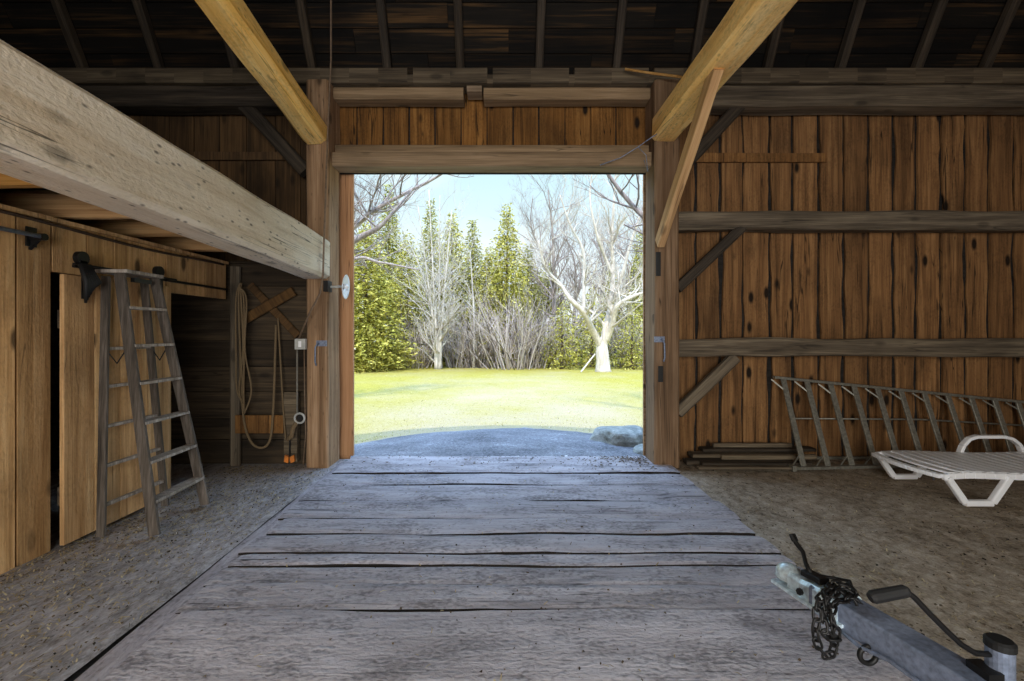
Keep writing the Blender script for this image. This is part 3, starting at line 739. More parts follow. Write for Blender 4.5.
def limb(mb, pts, r0, r1, subs, depth, sub_len, spread=.7):
    pts = [Vector(p) for p in pts]; n = len(pts)
    # smooth
    fine = []
    for i in range(n - 1):
        p0 = pts[max(0, i - 1)]; p1 = pts[i]; p2 = pts[i + 1]; p3 = pts[min(n - 1, i + 2)]
        for k in range(4):
            t = k / 4; fine.append(.5 * ((2 * p1) + (-p0 + p2) * t + (2 * p0 - 5 * p1 + 4 * p2 - p3) * t * t + (-p0 + 3 * p1 - 3 * p2 + p3) * t ** 3))
    fine.append(pts[-1]); m = len(fine)
    rs = [r0 + (r1 - r0) * i / (m - 1) for i in range(m)]
    mb.tube(fine, rs, 8)
    for k in range(subs):
        t = random.uniform(.15, 1) ; i = min(m - 2, int(t * (m - 1)))
        base = (fine[i + 1] - fine[i]).normalized(); side = Vector((random.uniform(-1, 1), random.uniform(-1, 1), random.uniform(-.2, .8))).normalized()
        grow(mb, fine[i], (base * .4 + side * spread).normalized(), sub_len * random.uniform(.6, 1.1), max(.008, rs[i] * .5), depth)

# bare pale tree on the right of the lawn
random.seed(21)
mb = MB(); Y = 26.0
gz = ground_z(5.5, Y)
base = at(603, 372, Y); base.z = gz - .1
mb.tube([base, base + Vector((0, 0, .25)), base + Vector((0, 0, .7)), at(602, 352, Y), at(602, 345, Y), at(603, 336, Y)], [.52, .42, .37, .36, .30, .10], 14)
tb = base.copy()
limb(mb, [at(602, 349, Y), at(594, 333, Y - .3), at(583, 312, Y - 1), at(570, 299, Y - 1.2), at(560, 284, Y - 1), at(546, 268, Y - 1), at(538, 240, Y - 1)], .22, .03, 13, 3, 1.9)
limb(mb, [at(603, 350, Y), at(606, 328, Y), at(611, 305, Y + .4), at(613, 275, Y + .7), at(612, 235, Y + 1), at(614, 200, Y + 1), at(616, 165, Y + 1)], .24, .03, 20, 3, 1.9)
limb(mb, [at(606, 342, Y), at(613, 322, Y - .4), at(617, 306, Y - .8), at(634, 296, Y - 1), at(652, 289, Y - 1), at(672, 270, Y - 1)], .19, .03, 12, 3, 1.9)
limb(mb, [at(583, 312, Y - 1), at(584, 285, Y - .6), at(583, 250, Y), at(570, 225, Y), at(560, 195, Y)], .13, .03, 10, 3, 2.0)
limb(mb, [at(611, 305, Y + .4), at(622, 275, Y), at(630, 245, Y), at(642, 210, Y), at(650, 180, Y)], .13, .03, 10, 3, 2.0)
limb(mb, [at(613, 276, Y + .7), at(604, 255, Y + .5), at(597, 235, Y), at(590, 200, Y), at(592, 172, Y)], .11, .03, 9, 3, 2.0)
t0 = mb.build('bare_tree', M['bark_pale'], smooth=True)
tag(t0, 'large leafless tree with pale forked trunk standing on the lawn at right', 'tree')

# near bare trees beside the barn, reaching into the top corners and shading the lawn
random.seed(5)
mb = MB(); b0 = Vector((-6.4, 11.4, ground_z(-6.4, 11.4) - .1))
mb.tube([b0, b0 + Vector((0, 0, 1)), b0 + Vector((.1, 0, 3.2))], [.32, .25, .22], 10)
top = b0 + Vector((.1, 0, 3.0))
limb(mb, [top, at(350, 243, 13), at(378, 228, 13), at(394, 211, 13), at(412, 190, 13.3)], .12, .02, 9, 2, 1.6)
limb(mb, [top, at(352, 228, 13.5), at(372, 212, 13.5), at(400, 196, 13.5), at(435, 178, 13.5), at(462, 160, 13.5)], .11, .02, 12, 2, 1.6)
limb(mb, [top, at(350, 260, 12.6), at(378, 262, 12.6), at(420, 270, 12.4)], .07, .015, 8, 2, 1.3)
limb(mb, [top, top + Vector((.8, 0, 2.0)), top + Vector((1.6, .3, 4)), top + Vector((2, 0, 6))], .17, .03, 16, 2, 2.0)
limb(mb, [top, top + Vector((-.8, .5, 2.0)), top + Vector((-2.0, .3, 4)), top + Vector((-2.5, 0, 5))], .15, .03, 12, 2, 2.0)
tag(mb.build('bare_tree', M['bark_grey'], smooth=True), 'leafless tree whose thin branches reach in at the top left of the doorway', 'tree')
mb = MB(); b0 = Vector((4.9, 9.0, ground_z(4.9, 9) - .1))
mb.tube([b0, b0 + Vector((0, 0, 1)), b0 + Vector((-.1, 0, 3))], [.3, .24, .2], 10)
top = b0 + Vector((-.1, 0, 2.9))
limb(mb, [top, top + Vector((-1.1, .4, 1.2)), top + Vector((-2.4, .6, 2.6)), top + Vector((-3.4, .6, 4.2))], .10, .015, 16, 2, 1.7)
limb(mb, [top, top + Vector((-.2, .4, 2.)), top + Vector((-.8, .6, 3.6)), top + Vector((-1.2, 1, 5.6))], .15, .02, 16, 2, 1.9)
limb(mb, [top, top + Vector((1.1, .4, 1.6)), top + Vector((2.0, .6, 3.4))], .13, .02, 10, 2, 1.7)
tag(mb.build('bare_tree', M['bark_grey'], smooth=True), 'leafless tree just right of the doorway, its twigs in the top right corner', 'tree')

# conifers
def conifer_mesh(seed_, H=12., Rb=2.9, nl=84, dens=2.5, droop=.25, col_=1):
    random.seed(seed_)
    tr = MB(); tr.tube([(0, 0, -.3), (0, 0, H * .5), (0, 0, H * .96)], [.16, .08, .01], 7)
    fo = MB()
    for l in range(nl):
        t = l / nl; z = .15 + (H - .15) * t ** .95
        rad = Rb * (1 - t) ** .8 * random.uniform(.8, 1.12) + .12
        if t < .12: rad *= .8 + t
        nb = max(5, int(15 * (1 - t * .6)))
        a0 = random.random() * 6.28
        for k in range(nb):
            an = a0 + 6.283 * k / nb + random.uniform(-.25, .25); rr = rad * random.uniform(.65, 1.15)
            d = Vector((math.cos(an), math.sin(an), 0)); n_sp = max(3, int(rr * 6 * dens))
            zz = z + random.uniform(-.15, .15)
            for s in range(n_sp):
                u = (s + random.random()) / n_sp
                if u < .25 and random.random() < .6: continue
                p = d * rr * u + Vector((0, 0, zz - droop * rr * u * u + .12 * rr * u))
                p += Vector((random.uniform(-.14, .14), random.uniform(-.14, .14), random.uniform(-.1, .1)))
                sz = random.uniform(.09, .22) * (1 - .15 * t)
                e1 = (d * random.uniform(.3, 1) + Vector((random.uniform(-.8, .8), random.uniform(-.8, .8), random.uniform(-.6, .5)))).normalized()
                e2 = e1.cross(Vector((random.uniform(-1, 1), random.uniform(-1, 1), random.uniform(-1, 1)))).normalized()
                fo.face([p - e2 * sz * .28, p + e1 * sz * .9 - e2 * sz * .12, p + e1 * sz * 1.25 + e2 * .05, p + e2 * sz * .3 + e1 * sz * .2])
    return tr, fo
def conifer_proto(seed_, mat, **kw):
    tr, fo = conifer_mesh(seed_, **kw)
    def mk(m_, nm, mt):
        me = bpy.data.meshes.new(nm); me.from_pydata(m_.v, [], m_.f); me.materials.append(mt); return me
    return mk(tr, 'trunk', M['bark_brown']), mk(fo, 'foliage', mat)
protos = [conifer_proto(1, M['needles']), conifer_proto(2, M['needles_dark'], Rb=2.0, droop=.4), conifer_proto(3, M['needles'], H=5., Rb=2.4, nl=22, dens=1.3)]
random.seed(9)
cons = [  # px, top y, Y, proto, label
 (340, 215, 30, 1, 'tall evergreen at the left edge of the doorway, half behind the frame'),
 (366, 222, 27, 0, 'yellow green evergreen with full skirts just inside the left door edge'),
 (389, 183, 33, 1, 'tallest evergreen at the left, its tip behind the bare branches'),
 (408, 232, 31, 0, 'evergreen filling the gap right of the tallest left evergreen'),
 (431, 199, 35, 1, 'pointed evergreen behind the clump of pale bare stems'),
 (452, 211, 34, 0, 'evergreen just right of the pale bare stems'),
 (473, 219, 33, 1, 'narrow evergreen in the middle of the tree line'),
 (489, 246, 32, 0, 'short evergreen tucked between the two middle evergreens'),
 (507, 203, 31, 0, 'bright pointed evergreen standing against open sky in the middle'),
 (528, 245, 34, 1, 'shorter evergreen right of the bright pointed one'),
 (548, 262, 36, 0, 'low evergreen behind the grey brush right of centre'),
 (640, 232, 42, 1, 'evergreen partly hidden by the right door edge'),
 (662, 215, 36, 0, 'evergreen hidden behind the right post'),
 (318, 200, 31, 0, 'evergreen hidden behind the left post'),
 (612, 262, 44, 1, 'distant evergreen behind the large pale tree'),
]
for px, ty, Y, pi_, lab in cons:
    p = at(px, ty, Y); g = ground_z(p.x, Y); H = p.z - g
    r = empty('evergreen_tree', (p.x, Y, g), random.uniform(0, 6)); s = H / 12.
    for nm, me in (('trunk', protos[pi_][0]), ('foliage', protos[pi_][1])):
        o = bpy.data.objects.new(nm, me); col.objects.link(o); o.parent = r
    wd = random.uniform(.95, 1.2); r.scale = (wd * .95, wd * .95, s)
    tag(r, lab, 'tree', 'evergreens in the tree line')
lows = [(562, 300, 28.5, 'rounded yellow green cedar bush left of the large pale tree'),
        (592, 285, 30, 'cedar bush directly behind the large pale trunk'),
        (632, 305, 28, 'cedar bush right of the large pale trunk'),
        (372, 325, 26, 'low green bush at the foot of the left evergreens'),
        (655, 290, 31, 'cedar bush behind the right door edge'),
        (400, 335, 27.5, 'small low green bush left of the pale bare stems')]
for px, ty, Y, lab in lows:
    p = at(px, ty, Y); g = ground_z(p.x, Y); s = (p.z - g) / 5.
    r = empty('cedar_bush', (p.x, Y, g), random.uniform(0, 6)); r.scale = (max(.45, s * .85), max(.45, s * .85), s)
    for nm, me in (('trunk', protos[2][0]), ('foliage', protos[2][1])):
        o = bpy.data.objects.new(nm, me); col.objects.link(o); o.parent = r
    tag(r, lab, 'bush', 'cedar bushes along the lawn edge')

# clump of pale stems
random.seed(31)
mb = MB(); Y = 28.0
for (x0, x1, ty) in ((436, 418, 205), (437, 429, 190), (439, 440, 195), (440, 452, 210), (438, 408, 240)):
    limb(mb, [Vector((at(x0, 0, Y).x, Y, ground_z(-4, Y) - .1)), at(x0 + (x1 - x0) * .1, 330, Y), at(x0 + (x1 - x0) * .45, 280, Y), at(x1, ty, Y)], .11, .02, 20, 2, 2.3)
tag(mb.build('bare_tree', M['bark_pale'], smooth=True), 'clump of slender pale bare stems left of centre in front of the evergreens', 'tree')
mb = MB()
for (x0, x1, ty, Yq) in ((474, 470, 250, 29),):
    limb(mb, [Vector((at(x0, 0, Yq).x, Yq, ground_z(-2, Yq) - .1)), at(x0, 320, Yq), at((x0 + x1) / 2, 280, Yq), at(x1, ty, Yq)], .08, .02, 16, 2, 1.8)
tag(mb.build('bare_tree', M['bark_pale'], smooth=True), 'single thin bare sapling below the narrow middle evergreen', 'tree')
mb = MB(); Y = 33
limb(mb, [Vector((at(553, 0, Y).x, Y, ground_z(2, Y) - .1)), at(554, 300, Y), at(553, 240, Y), at(548, 190, Y)], .22, .03, 26, 3, 3.2)
limb(mb, [at(554, 285, Y), at(540, 250, Y), at(531, 225, Y), at(533, 195, Y)], .12, .02, 14, 3, 2.4)
tag(mb.build('bare_tree', M['bark_grey'], smooth=True), 'slim grey bare tree behind, between the pointed evergreen and the large pale tree', 'tree')
# far wood: bare crowns fading behind, right and left
random.seed(44)
far = MB()
for i in range(2):
    limb(far, [Vector((0, 0, -.2)), Vector((random.uniform(-.3, .3), 0, 4)), Vector((random.uniform(-.8, .8), random.uniform(-.5, .5), 9)), Vector((random.uniform(-1.5, 1.5), 0, 12))], .2, .03, 32, 2, 3.4)
far_me = far.build('bare_tree', M['bark_grey'], smooth=True)
far_me.location = (at(575, 0, 46).x, 46, -.85); tag(far_me, 'distant grey bare tree in the haze behind the large pale tree', 'tree', 'distant bare trees behind the tree line')
for px, Y, s, lab in ((600, 52, 1.1, 'distant grey bare tree right behind the pale trunk fork'), (628, 44, .9, 'distant grey bare tree near the right door edge'), (655, 48, 1.1, 'distant grey bare tree hidden by the right post'),
                      (540, 50, .8, 'distant grey bare tree right of the pointed evergreen'), (365, 40, 1.1, 'distant grey bare tree at the far left of the doorway'), (345, 36, 1.0, 'distant grey bare tree hidden by the left door edge')):
    o = far_me.copy(); col.objects.link(o); o.location = (at(px, 0, Y).x, Y, -.86); o.scale = (s, s, s); o.rotation_euler = (0, 0, px * .7); tag(o, lab, 'tree', 'distant bare trees behind the tree line')

# grey brush along the edge of the lawn
def brush_mesh(seed_, n=90):
    random.seed(seed_); mb = MB()
    for i in range(n):
        a = random.random() * 6.28; r = random.random() ** .7 * 1.3; p = Vector((math.cos(a) * r, math.sin(a) * r * .7, -.05))
        d = Vector((math.cos(a) * .5 * r, math.sin(a) * .4 * r, random.uniform(.7, 1.3))); ln = random.uniform(1.4, 3.0)
        grow(mb, p, d, ln, random.uniform(.012, .03), 1, .1, .7, None, 3, 4, .3)
    me = bpy.data.meshes.new('brush'); me.from_pydata(mb.v, [], mb.f); me.materials.append(M['twig']); return me
bms = [brush_mesh(61), brush_mesh(62)]
random.seed(63)
br = [(352, 29.5, 1.0, 'tangle of grey brush against the left door edge'), (384, 30, 1.1, 'grey brush under the tallest left evergreen'), (412, 29.5, 1.2, 'grey brush left of the pale bare stems'),
      (456, 30, 1.1, 'grey brush right of the pale bare stems'), (484, 30, 1.2, 'grey brush in the middle of the tree line'), (512, 29, 1.6, 'tall pinkish grey brush under the pointed evergreen'),
      (533, 29.5, 1.3, 'pinkish grey brush left of the rounded cedar bush'), (578, 32, 1.0, 'grey brush in the shade behind the cedar bush'), (622, 30, .9, 'grey brush at the foot of the right cedar bush'), (645, 30, 1.2, 'grey brush by the right door edge')]
for i, (px, Y, s, lab) in enumerate(br):
    o = bpy.data.objects.new('brush', bms[i % 2]); col.objects.link(o); o.location = (at(px, 0, Y).x, Y, ground_z(0, Y)); o.scale = (s, s, s); o.rotation_euler = (0, 0, random.random() * 6)
    tag(o, lab, 'brush', 'grey brush along the lawn edge')
# fallen leaning stake near the pale trunk
mb = MB(); mb.tube([at(581, 372, 25), at(595, 354, 25.4)], [.05, .04], 6); tag(mb.build('leaning_stake', M['bark_pale']), 'pale stick leaning against the foot of the large pale tree', 'stick')

# grass blades on the nearer lawn
random.seed(77)
mb = MB()
for i in range(9000):
    y = 8.0 + 16 * random.random() ** 1.6; x = random.uniform(-.36, .36) * y + .1
    if ((x - .15) / 4.1) ** 2 + ((y - 5.14) / 4.0) ** 2 < 1: continue
    z = ground_z(x, y) - .01; h = random.uniform(.015, .035); a = random.random() * 6.28; wv = .006 + .0006 * y
    dx, dy = math.cos(a) * wv, math.sin(a) * wv
    mb.face([(x - dx, y - dy, z), (x + dx, y + dy, z), (x + random.uniform(-.03, .03), y + random.uniform(-.03, .03), z + h)])
M['blades'] = leafy('grass blades', (170, 166, 80), (196, 186, 108), (214, 202, 146), .5)
tag(mb.build('grass_blades', M['blades']), 'short spring grass on the lawn beyond the ramp', 'grass', kind='stuff')

# ================================================================== LITTER
random.seed(88)
def litter(n, area, zf, size, mat, name, lab):
    mb = MB()
    for i in range(n):
        x, y = area(); z = zf(x, y) + .006; a = random.random() * 6.28; l = random.uniform(*size); wv = random.uniform(.0012, .0035)
        if size[1] < .03: wv = l * random.uniform(.3, .7)
        c, s = math.cos(a), math.sin(a); lift = random.uniform(0, .006)
        m_ = (x + c * l * .5 + random.uniform(-.15, .15) * l, y + s * l * .5 + random.uniform(-.15, .15) * l)
        mb.face([(x - s * wv, y + c * wv, z), (x + s * wv, y - c * wv, z), (m_[0] + s * wv, m_[1] - c * wv, z + lift + .002), (m_[0] - s * wv, m_[1] + c * wv, z + lift + .002)])
        mb.face([(m_[0] - s * wv, m_[1] + c * wv, z + lift + .002), (m_[0] + s * wv, m_[1] - c * wv, z + lift + .002), (x + c * l, y + s * l, z + .001)])
    tag(mb.build(name, mat), lab, 'litter', kind='stuff')
def AL():
    while True:
        x = random.uniform(-2.93, -1.8); y = random.uniform(.9, 4.8)
        if random.random() < .25 + .75 * min(1, (-1.8 - x) / .9) : return x, y
def AR(): return random.uniform(1.76, 6.0), random.uniform(.8, 4.75)
def AP(): return random.uniform(-1.5, 1.65), 1.0 + 4.0 * random.random()
litter(5200, AL, zl, (.015, .06), M['straw'], 'straw_litter', 'pale straw bits on the floor in front of the left partition')
litter(1500, AL, zl, (.005, .014), M['litter_dark'], 'chaff_litter', 'dark chaff crumbs on the floor left of the planks')
litter(2800, AR, zr, (.015, .06), M['straw'], 'straw_litter', 'pale straw bits on the earth floor right of the planks')
litter(2600, AR, zr, (.006, .018), M['litter_dark'], 'chaff_litter', 'dark leaf crumbs on the earth floor right of the planks')
litter(260, AP, lambda x, y: .028, (.012, .05), M['straw'], 'straw_litter', 'few straw bits scattered on the floor planks')
litter(420, AP, lambda x, y: .026, (.005, .015), M['litter_dark'], 'chaff_litter', 'dark crumbs scattered on the floor planks')
def AD():
    return (1.5 - abs(random.gauss(0, .35)) if random.random() < .7 else random.uniform(-1.6, 1.5)), 5.06 - min(.5, abs(random.gauss(0, .2)))
litter(450, AD, lambda x, y: .026, (.008, .024), M['litter_dark'], 'chaff_litter', 'leaf litter gathered on the threshold by the right post')

# ================================================================== THINGS, LEFT
# sliding stall door
r = empty('sliding_door', (-2.885, 2.93, .03))
mb = MB(); e = [0, .22, .43, .68, .94]
for a, b in zip(e[:-1], e[1:]): mb.box((-.0, a + .003, 0), (.03, b - .003, 1.76 + random.uniform(-.01, .01)))
mb.build('door_panel', M['partition'], r, bevel=.002)
mb = MB(); mb.box((-.03, .02, .25), (0, .92, .37)); mb.box((-.03, .02, 1.4), (0, .92, 1.52)); mb.build('cleat', M['hewn_dark'], r)
for yy in (.12, .80):
    mb = MB(); mb.box((.03, yy, 1.60), (.036, yy + .04, 1.86)); mb.box((.0, yy, 1.84), (.036, yy + .04, 1.855))
    hg = mb.build('hanger_strap', M['black_iron'], r)
    mb = MB(); mb.tube([(-.005, yy + .02, 1.875), (.03, yy + .02, 1.875)], .045, 18); mb.build('hanger_wheel', M['black_iron'], hg, smooth=False)
tag(r, 'tan board sliding door hanging on the left partition behind the stepladder', 'door')
mb = MB(); mb.box((-2.945, 3.08, 1.845), (-2.925, 4.75, 1.865)); 
mb.bar((-2.875, 3.02, 1.862), (-2.875, 3.95, 1.862), .02, .012)
for yy in (3.1, 3.45, 3.9): mb.box((-2.945, yy, 1.852), (-2.875, yy + .03, 1.866))
tag(mb.build('door_track', M['black_iron']), 'dark iron track along the partition that carries the sliding door', 'track')

# pipe rail with flange at the far left
r = empty('pipe_rail', (-2.95, 2.0, 1.98))
Ye = 455 * 2.87 / (507 - 43); ze = 1.4 + (333 - 237) * Ye / 455
mb = MB(); mb.tube([(-2.87 + 2.95, .2 - 2, ze - 1.98 + .0), (.08, Ye - 2, ze - 1.98)], .013, 10); mb.build('pipe', M['steel'], r, smooth=True)
mb = MB(); mb.tube([(.0, Ye - 2, ze - 1.98), (.095, Ye - 2, ze - 1.98)], .022, 10); mb.box((0, Ye - 2.03, ze - 2.04), (.012, Ye - 1.97, ze - 1.92)); mb.prism([(.0, Ye-2.01, ze - 1.98), (.07, Ye-2.01, ze - 1.99), (0, Ye-2.01, ze - 2.06)], (0, .02, 0)); mb.build('bracket', M['black_iron'], r)
tag(r, 'grey pipe rail on a black bracket high on the partition at the far left', 'rail')
# thin conduit along the top of the partition
mb = MB(); pts = []
for i in range(30):
    y = .3 + 4.4 * i / 29; pts.append((-2.93, y, 2.095 + .012 * math.sin(y * 3)))
mb.tube(pts, .011, 7); tag(mb.build('conduit', M['rust'], smooth=True), 'thin rusty conduit along the top of the left partition', 'pipe')

# wooden stepladder
r = empty('stepladder', (-2.6, 3.4, 0))
O = Vector((-2.6, 3.4, 0))
fn0, fn1 = Vector((-2.415, 3.12, .0)) - O, Vector((-2.745, 3.225, 1.83)) - O
ff0, ff1 = Vector((-2.44, 3.68, .0)) - O, Vector((-2.735, 3.53, 1.83)) - O
rn0, rn1 = Vector((-2.765, 3.10, .0)) - O, Vector((-2.825, 3.205, 1.80)) - O
rf0, rf1 = Vector((-2.75, 3.66, .0)) - O, Vector((-2.815, 3.53, 1.80)) - O
def rail(p, q, nm, wx, wy):
    mb = MB(); mb.bar(p + Vector((0, 0, .012)), q, wx, wy, up=(0, 1, 0)); o = mb.build(nm, M['ladder_rail'], r, bevel=.003); return o
rail(fn0, fn1, 'front_rail', .072, .024); rail(ff0, ff1, 'front_rail', .072, .024)
rail(rn0, rn1, 'rear_rail', .055, .022); rail(rf0, rf1, 'rear_rail', .055, .022)
for z in (.235, .50, .77, 1.045, 1.31, 1.58):
    t = z / 1.83; a = fn0.lerp(fn1, t); b = ff0.lerp(ff1, t)
    mb = MB(); mb.bar(a, b, .085 , .02); mb.build('step', M['old_wood'], r, bevel=.002)
    if z < 1.4:
        t = (z - .02) / 1.8; a = rn0.lerp(rn1, t); b = rf0.lerp(rf1, t)
        mb = MB(); mb.bar(a, b, .03, .022); mb.build('rear_bar', M['old_wood'], r, bevel=.002)
mb = MB(); mb.box((-.30, -.20, 1.825), (-.075, .15, 1.85)); mb.build('top_cap', M['old_wood'], r, bevel=.003)
for s, (a, b) in enumerate(((fn0.lerp(fn1, .72), rn0.lerp(rn1, .72)), (ff0.lerp(ff1, .72), rf0.lerp(rf1, .72)))):
    mb = MB(); mid = (a + b) / 2 + Vector((0, 0, -.12)); mb.tube([a, mid, b], .005, 6); mb.build('spreader', M['black_iron'], r)
mb = MB(); mb.box((-.13, -.10, 1.77), (-.10, .06, 1.80)); mb.build('hinge_plate', M['black_iron'], r)
tag(r, 'weathered wooden stepladder standing open against the left partition', 'ladder')

# black coat / harness hanging beside ladder top
mb = MB()
c = at(86, 276, 2.96)
for i in range(6):
    mb.tube([(-2.83, 3.02 + .012 * i, 1.86), (-2.80 + .004 * i, 3.03 + .014 * i, 1.74), (-2.815, 3.04 + .01 * i, 1.60 + .02 * i)], [.014, .018, .008], 7)
tag(mb.build('hanging_strap', M['black'], smooth=True), 'bunch of black straps hanging over the sliding door corner beside the ladder', 'strap')

# electrical box, cord, conduit on the left post
YP = 4.735
r = empty('electrical_box', (at(302, 344, YP).x, YP, at(302, 344, YP).z))
mb = MB(); mb.box((-.055, -.05, -.055), (.055, .0, .055)); mb.build('box', M['grey_box'], r, bevel=.004)
mb = MB(); mb.box((-.015, -.054, -.03), (.015, -.05, .03)); mb.build('switch_plate', M['white_enamel'], r)
mb = MB(); a = at(298, 350, YP); b = at(298, 470, YP); mb.tube([(a.x - r.location.x, -.02, -.05), (a.x - r.location.x, -.02, -r.location.z + .55)], .009, 8); mb.build('conduit', M['conduit'], r, smooth=True)
mb = MB(); mb.tube([(.03, -.015, -.05), (.034, -.015, -.5), (.045, -.015, -r.location.z + .35), (.02, -.02, -r.location.z + .03)], .006, 7); mb.build('cable', M['cord'], r, smooth=True)
tag(r, 'grey electrical switch box on the left post with a conduit below', 'box')
mb = MB()
p = [at(299, 338, 4.68), at(310, 312, 4.62), at(320, 293, 4.56), at(323, 275, 4.50), at(324, 240, 4.52), at(327, 150, 4.62), at(331, 60, 4.7), at(331, 0, 4.45), at(331, -60, 4.1)]
mb.tube(p, .009, 8); tag(mb.build('power_cord', M['cord'], smooth=True), 'tan cord rising from the electrical box past the beams to the roof', 'cord')
# latch hooks
def latch(px, py, lab, X, s):
    c = at(px, py, 4.735); r = empty('hook_latch', (X, 4.745, c.z))
    mb = MB(); mb.box((-.05, -.012, .06), (.06, .0, .12)); mb.build('plate', M['steel'], r, bevel=.002)
    mb = MB(); mb.tube([(s * .02, -.01, .09), (s * .02, -.04, .10), (s * .045, -.045, .05), (s * .05, -.04, -.10), (s * .04, -.035, -.14)], .008, 8); mb.build('hook', M['steel'], r, smooth=True)
    tag(r, lab, 'latch')
latch(321, 352, 'metal door hook hanging on a plate on the left post', at(321, 0, 4.735).x, -1)
latch(659, 348, 'metal door hook hanging on a plate on the right post', at(659, 0, 4.735).x, 1)
# lamp on the inner side of the left post
r = empty('wall_lamp', (-1.865, 4.88, at(330, 288, 4.9).z))
mb = MB(); mb.box((-.04, -.17, -.055), (.012, -.06, .06)); mb.build('junction_box', M['black_iron'], r, bevel=.004)
mb = MB(); mb.tube([(.0, -.1, 0), (.06, -.06, .005), (.115, -.02, .01)], .012, 8); mb.build('arm', M['grey_box'], r, smooth=True)
mb = MB(); ax = Vector((.99, .06, -.06)).normalized(); c = Vector((.115, -.015, .01)); u = ax.cross(Vector((0, 0, 1))).normalized(); v = ax.cross(u)
rings = [(0, .03), (.012, .07), (.02, .11), (.03, .132), (.024, .128), (.012, .1), (.006, .03)]
k0 = 0
for d, rad in rings:
    for j in range(28):
        t = 6.2832 * j / 28; mb.v.append(tuple(c + ax * d + (u * math.cos(t) + v * math.sin(t)) * rad))
for i in range(len(rings)):
    for j in range(28):
        a = i * 28 + j; b = i * 28 + (j + 1) % 28; i2 = (i + 1) % len(rings); mb.f.append((a, b, i2 * 28 + (j + 1) % 28, i2 * 28 + j)); mb.m.append(0)
mb.build('shade', M['white_enamel'], r, smooth=True)
mb = MB(); mb.tube([c + ax * .005, c + ax * .03, c + ax * .05, c + ax * .058], [.02, .03, .022, .005], 14); mb.build('bulb', M['white_enamel'], r, smooth=True)
tag(r, 'round white lamp shade on a short arm beside the left door edge', 'lamp')
# ropes on the stall lining
def rope(pts, rad, lab, nm='rope', fuzz=0.):
    n = len(pts); fine = []
    P = [Vector(q) for q in pts]
    for i in range(n - 1):
        p0 = P[max(0, i - 1)]; p1 = P[i]; p2 = P[i + 1]; p3 = P[min(n - 1, i + 2)]
        for k in range(6):
            t = k / 6; fine.append(.5 * ((2 * p1) + (-p0 + p2) * t + (2 * p0 - 5 * p1 + 4 * p2 - p3) * t * t + (-p0 + 3 * p1 - 3 * p2 + p3) * t ** 3))
    fine.append(P[-1]); mb = MB(); mb.tube(fine, rad, 7); return mb
mb = rope([at(241, 283, 4.74), at(240, 340, 4.73), at(242, 400, 4.73), at(246, 430, 4.72), at(255, 446, 4.71), at(268, 444, 4.71), at(273, 415, 4.72), at(276, 325, 4.79)], .012, '')
tag(mb.build('hanging_rope', M['rope'], smooth=True), 'long rope loop hanging from the stall stud and swinging to the right', 'rope')
mb = MB()
for k in range(5):
    a = 236 + k * 2.6
    q = rope([at(240, 284 + k, 4.72), at(a, 300, 4.70), at(a + 2 * math.sin(k), 350, 4.69), at(a + 1 + 4 * math.sin(k * 2), 390, 4.69), at(244, 402 + k * 3, 4.70)], .009, '')
    b0_ = len(mb.v); mb.v += q.v; mb.f += [tuple(i + b0_ for i in f) for f in q.f]; mb.m += q.m
tag(mb.build('rope_bundle', M['rope'], smooth=True), 'bundle of old rope strands hung on the stall stud', 'rope')
mb = rope([at(278, 318, 4.80), at(281, 370, 4.78), at(284, 420, 4.74), at(286, 440, 4.73)], .009, '')
tag(mb.build('hanging_rope', M['rope'], smooth=True), 'short straight rope hanging right of the rope loop', 'rope')
# ring hook and chute on the post
r = empty('ring_holder', at(300, 418, 4.70))
mb = MB(); mb.tube([Vector((.05 * math.cos(t), -.01, .05 * math.sin(t))) for t in [6.283 * i / 24 for i in range(24)]], .011, 8, closed=True); mb.build('ring', M['grey_box'], r, smooth=True)
mb = MB(); mb.tube([(-.03, 0, -.04), (-.07, .0, -.1), (-.09, .01, -.19), (-.14, .02, -.23)], [.022, .024, .026, .02], 10); mb.build('pipe_elbow', M['rope'], r, smooth=True)
mb = MB(); mb.tube([(0, 0, 0), (0, .045, 0)], .035, 14); mb.build('hub', M['black_iron'], r)
tag(r, 'grey metal ring with an elbow pipe low on the left post', 'ring')
r = empty('orange_clip', at(289, 458, 4.72))
mb = MB(); mb.prism([(-.055, 0, -.04), (-.015, 0, -.055), (-.005, 0, .01), (-.045, 0, .03)], (0, .03, 0)); mb.prism([(.005, 0, .01), (.015, 0, -.055), (.055, 0, -.04), (.045, 0, .03)], (0, .03, 0)); mb.build('jaw', M['orange'], r, bevel=.003)
mb = MB(); mb.tube([(0, .015, .0), (0, .015, .09), (0, .02, .25)], .008, 7); mb.build('stem', M['black_iron'], r)
tag(r, 'small orange two-lobed clip near the floor beside the left post', 'clip')

# pole and wire by the lintel corner
mb = MB(); mb.tube([at(625, 69, 4.72), at(650, 73, 4.66), at(682, 77, 4.60)], .013, 7); tag(mb.build('thin_pole', M['brace_new'], smooth=True), 'thin pale pole lying along the wall plate toward the right beam', 'pole')
mb = MB(); mb.tube([at(600, 165, 4.80), at(620, 158, 4.78), at(638, 147, 4.70), at(652, 137, 4.62), at(657, 134, 4.60)], .005, 6)
mb.tube([at(638, 147, 4.70), at(646, 155, 4.72), at(648, 172, 4.74), at(644, 160, 4.72)], .004, 6)
tag(mb.build('loose_wire', M['steel'], smooth=True), 'loose thin wire strung from the lintel to the right beam', 'wire')
